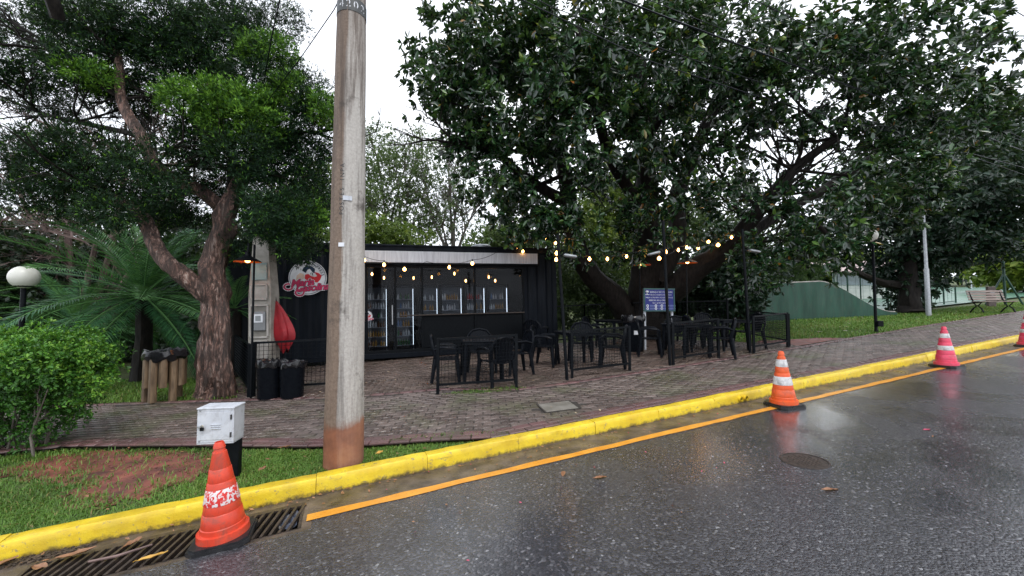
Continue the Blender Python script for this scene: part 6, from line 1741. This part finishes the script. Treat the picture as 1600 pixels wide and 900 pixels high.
bushy('yellow_green_shrub', 'bright yellow green shrub rising behind the container roof', 'shrub', 620, 470, 17, [E_(600, 365, 17, 45, 22, 1), E_(640, 375, 17, 35, 18, 1), E_(565, 360, 17, 30, 30, 1)], 1700, (.10, .18), LB, W=(.4, .5), tint=(.35, .2), lump=(.15, .35), seed=13)
bushy('yellow_green_shrub', 'bright green shrub behind the right end of the container roof', 'shrub', 790, 470, 16, [E_(790, 372, 16, 38, 22, 1), E_(830, 378, 16, 30, 18, 1), E_(760, 385, 16, 22, 14, 1)], 1500, (.10, .18), OB, W=(.4, .5), tint=(.75, .2), lump=(.15, .35), seed=14)
bushy('feathery_tree', 'pale green tree showing between the left tree and the utility pole', 'tree', 470, 480, 20, [E_(470, 330, 20, 50, 45, 1.5), E_(500, 290, 21, 40, 45, 1.5), E_(430, 380, 19, 50, 40, 1.2), E_(500, 365, 18, 35, 22, 1.2)], 3600, (.12, .2), LB, W=(.35, .45), tint=(.3, .22), trunk=.2, lump=(.2, .5), seed=15, branches=2)
# greenery seen through the big tree
bushy('yellow_green_tree', 'bright yellow green tree seen through the gap in the big tree', 'tree', 950, 500, 19, [E_(945, 320, 19, 45, 45, 1.5), E_(985, 360, 19, 40, 40, 1.5), E_(915, 365, 18.5, 40, 45, 1.5), E_(960, 290, 20, 40, 35, 1.5, .7), E_(950, 410, 18, 60, 40, 1.5)], 5200, (.12, .22), LB, tint=(.30, .24), trunk=.2, lump=(.25, .5), seed=16, branches=2)
bushy('green_shrub', 'leafy green shrub behind the wire fence next to the container corner', 'shrub', 915, 530, 15.5, [E_(915, 430, 15.5, 48, 50, 1.0), E_(960, 470, 15.5, 45, 35, 1.0), E_(895, 480, 15.3, 40, 35, 1.0)], 3600, (.10, .18), OB, tint=(.28, .22), lump=(.15, .4), seed=17)
bushy('dark_shrub', 'dark glossy shrub behind the blue notice board', 'shrub', 1090, 520, 15.5, [E_(1080, 450, 15.5, 55, 40, 1.0), E_(1040, 470, 15.8, 40, 35, 1.0), E_(1130, 470, 15.5, 45, 30, 1.0)], 3200, (.12, .2), SH, tint=(.5, .25), lump=(.15, .4), seed=18)
bushy('dark_shrub', 'dark speckled shrub between the big tree and the green wall', 'shrub', 1150, 510, 14.6, [E_(1140, 440, 14.6, 45, 45, .9), E_(1165, 465, 14.8, 22, 28, .8), E_(1140, 400, 15, 50, 45, .9, .6), E_(1200, 420, 14.6, 35, 26, .8, .35)], 3000, (.12, .2), M['lf_dark'], tint=(.55, .25), lump=(.15, .4), seed=19)
bushy('background_tree', 'hazy grey green tree beyond the patio right of the big trunk', 'tree', 1130, 480, 27, [E_(1120, 330, 27, 70, 60, 2), E_(1190, 380, 27, 70, 45, 2), E_(1060, 360, 27, 60, 50, 2), E_(1250, 400, 28, 50, 35, 2)], 3400, (.2, .35), OB, tint=(.32, .2), trunk=.3, lump=(.35, .8), seed=20)
# distant row beyond the court
for i, (px, Y, top, wd, mat, ti, lab) in enumerate(((1260, 46, 395, 60, OB, .3, 'distant tree above the left end of the green wall'), (1345, 44, 400, 42, LB, .6, 'yellow green tree beside the pink roofed pavilion'), (1420, 55, 385, 70, OB, .2, 'distant tree behind the round dark tree'), (1500, 60, 372, 70, OB, .15, 'distant bluish tree above the far end of the court'), (1560, 52, 360, 55, OB, .15, 'distant tree above the tripod mast'), (1606, 30, 388, 22, LB, .5, 'yellow green tree at the right edge beyond the bench'), (1680, 50, 340, 90, OB, .2, 'distant tree partly cut by the right edge of the picture'))):
    bushy('distant_tree', lab, 'tree', px, 455, Y, [E_(px, top + 22, Y, wd, 22, 3), E_(px - wd * .4, top + 34, Y, wd * .7, 20, 3), E_(px + wd * .4, top + 32, Y, wd * .7, 20, 3)], 1500, (.35, .6), mat, W=(.5, .7), tint=(ti, .2), trunk=.3, lump=(.5, 1.1), seed=30 + i, group='distant trees beyond the court')
for i, (px, Y, top, wd, lab) in enumerate(((-150, 30, 300, 160, 'distant tree partly cut by the left edge of the picture'), (60, 32, 330, 150, 'distant tree behind the bare branches'), (260, 34, 330, 140, 'distant tree behind the left tree crown'), (420, 36, 330, 130, 'distant tree left of the utility pole'), (820, 34, 345, 110, 'distant tree behind the left side of the big crown'), (980, 36, 330, 130, 'distant tree behind the middle of the big crown'))):
    bushy('distant_tree', lab, 'tree', px, 470, Y, [E_(px, top + 50, Y, wd, 55, 3), E_(px - wd * .4, top + 110, Y, wd * .7, 50, 3), E_(px + wd * .4, top + 110, Y, wd * .7, 50, 3)], 2200, (.3, .5), OB, W=(.4, .6), tint=(.25, .2), trunk=.35, lump=(.4, 1.0), seed=50 + i, group='distant trees behind the container')
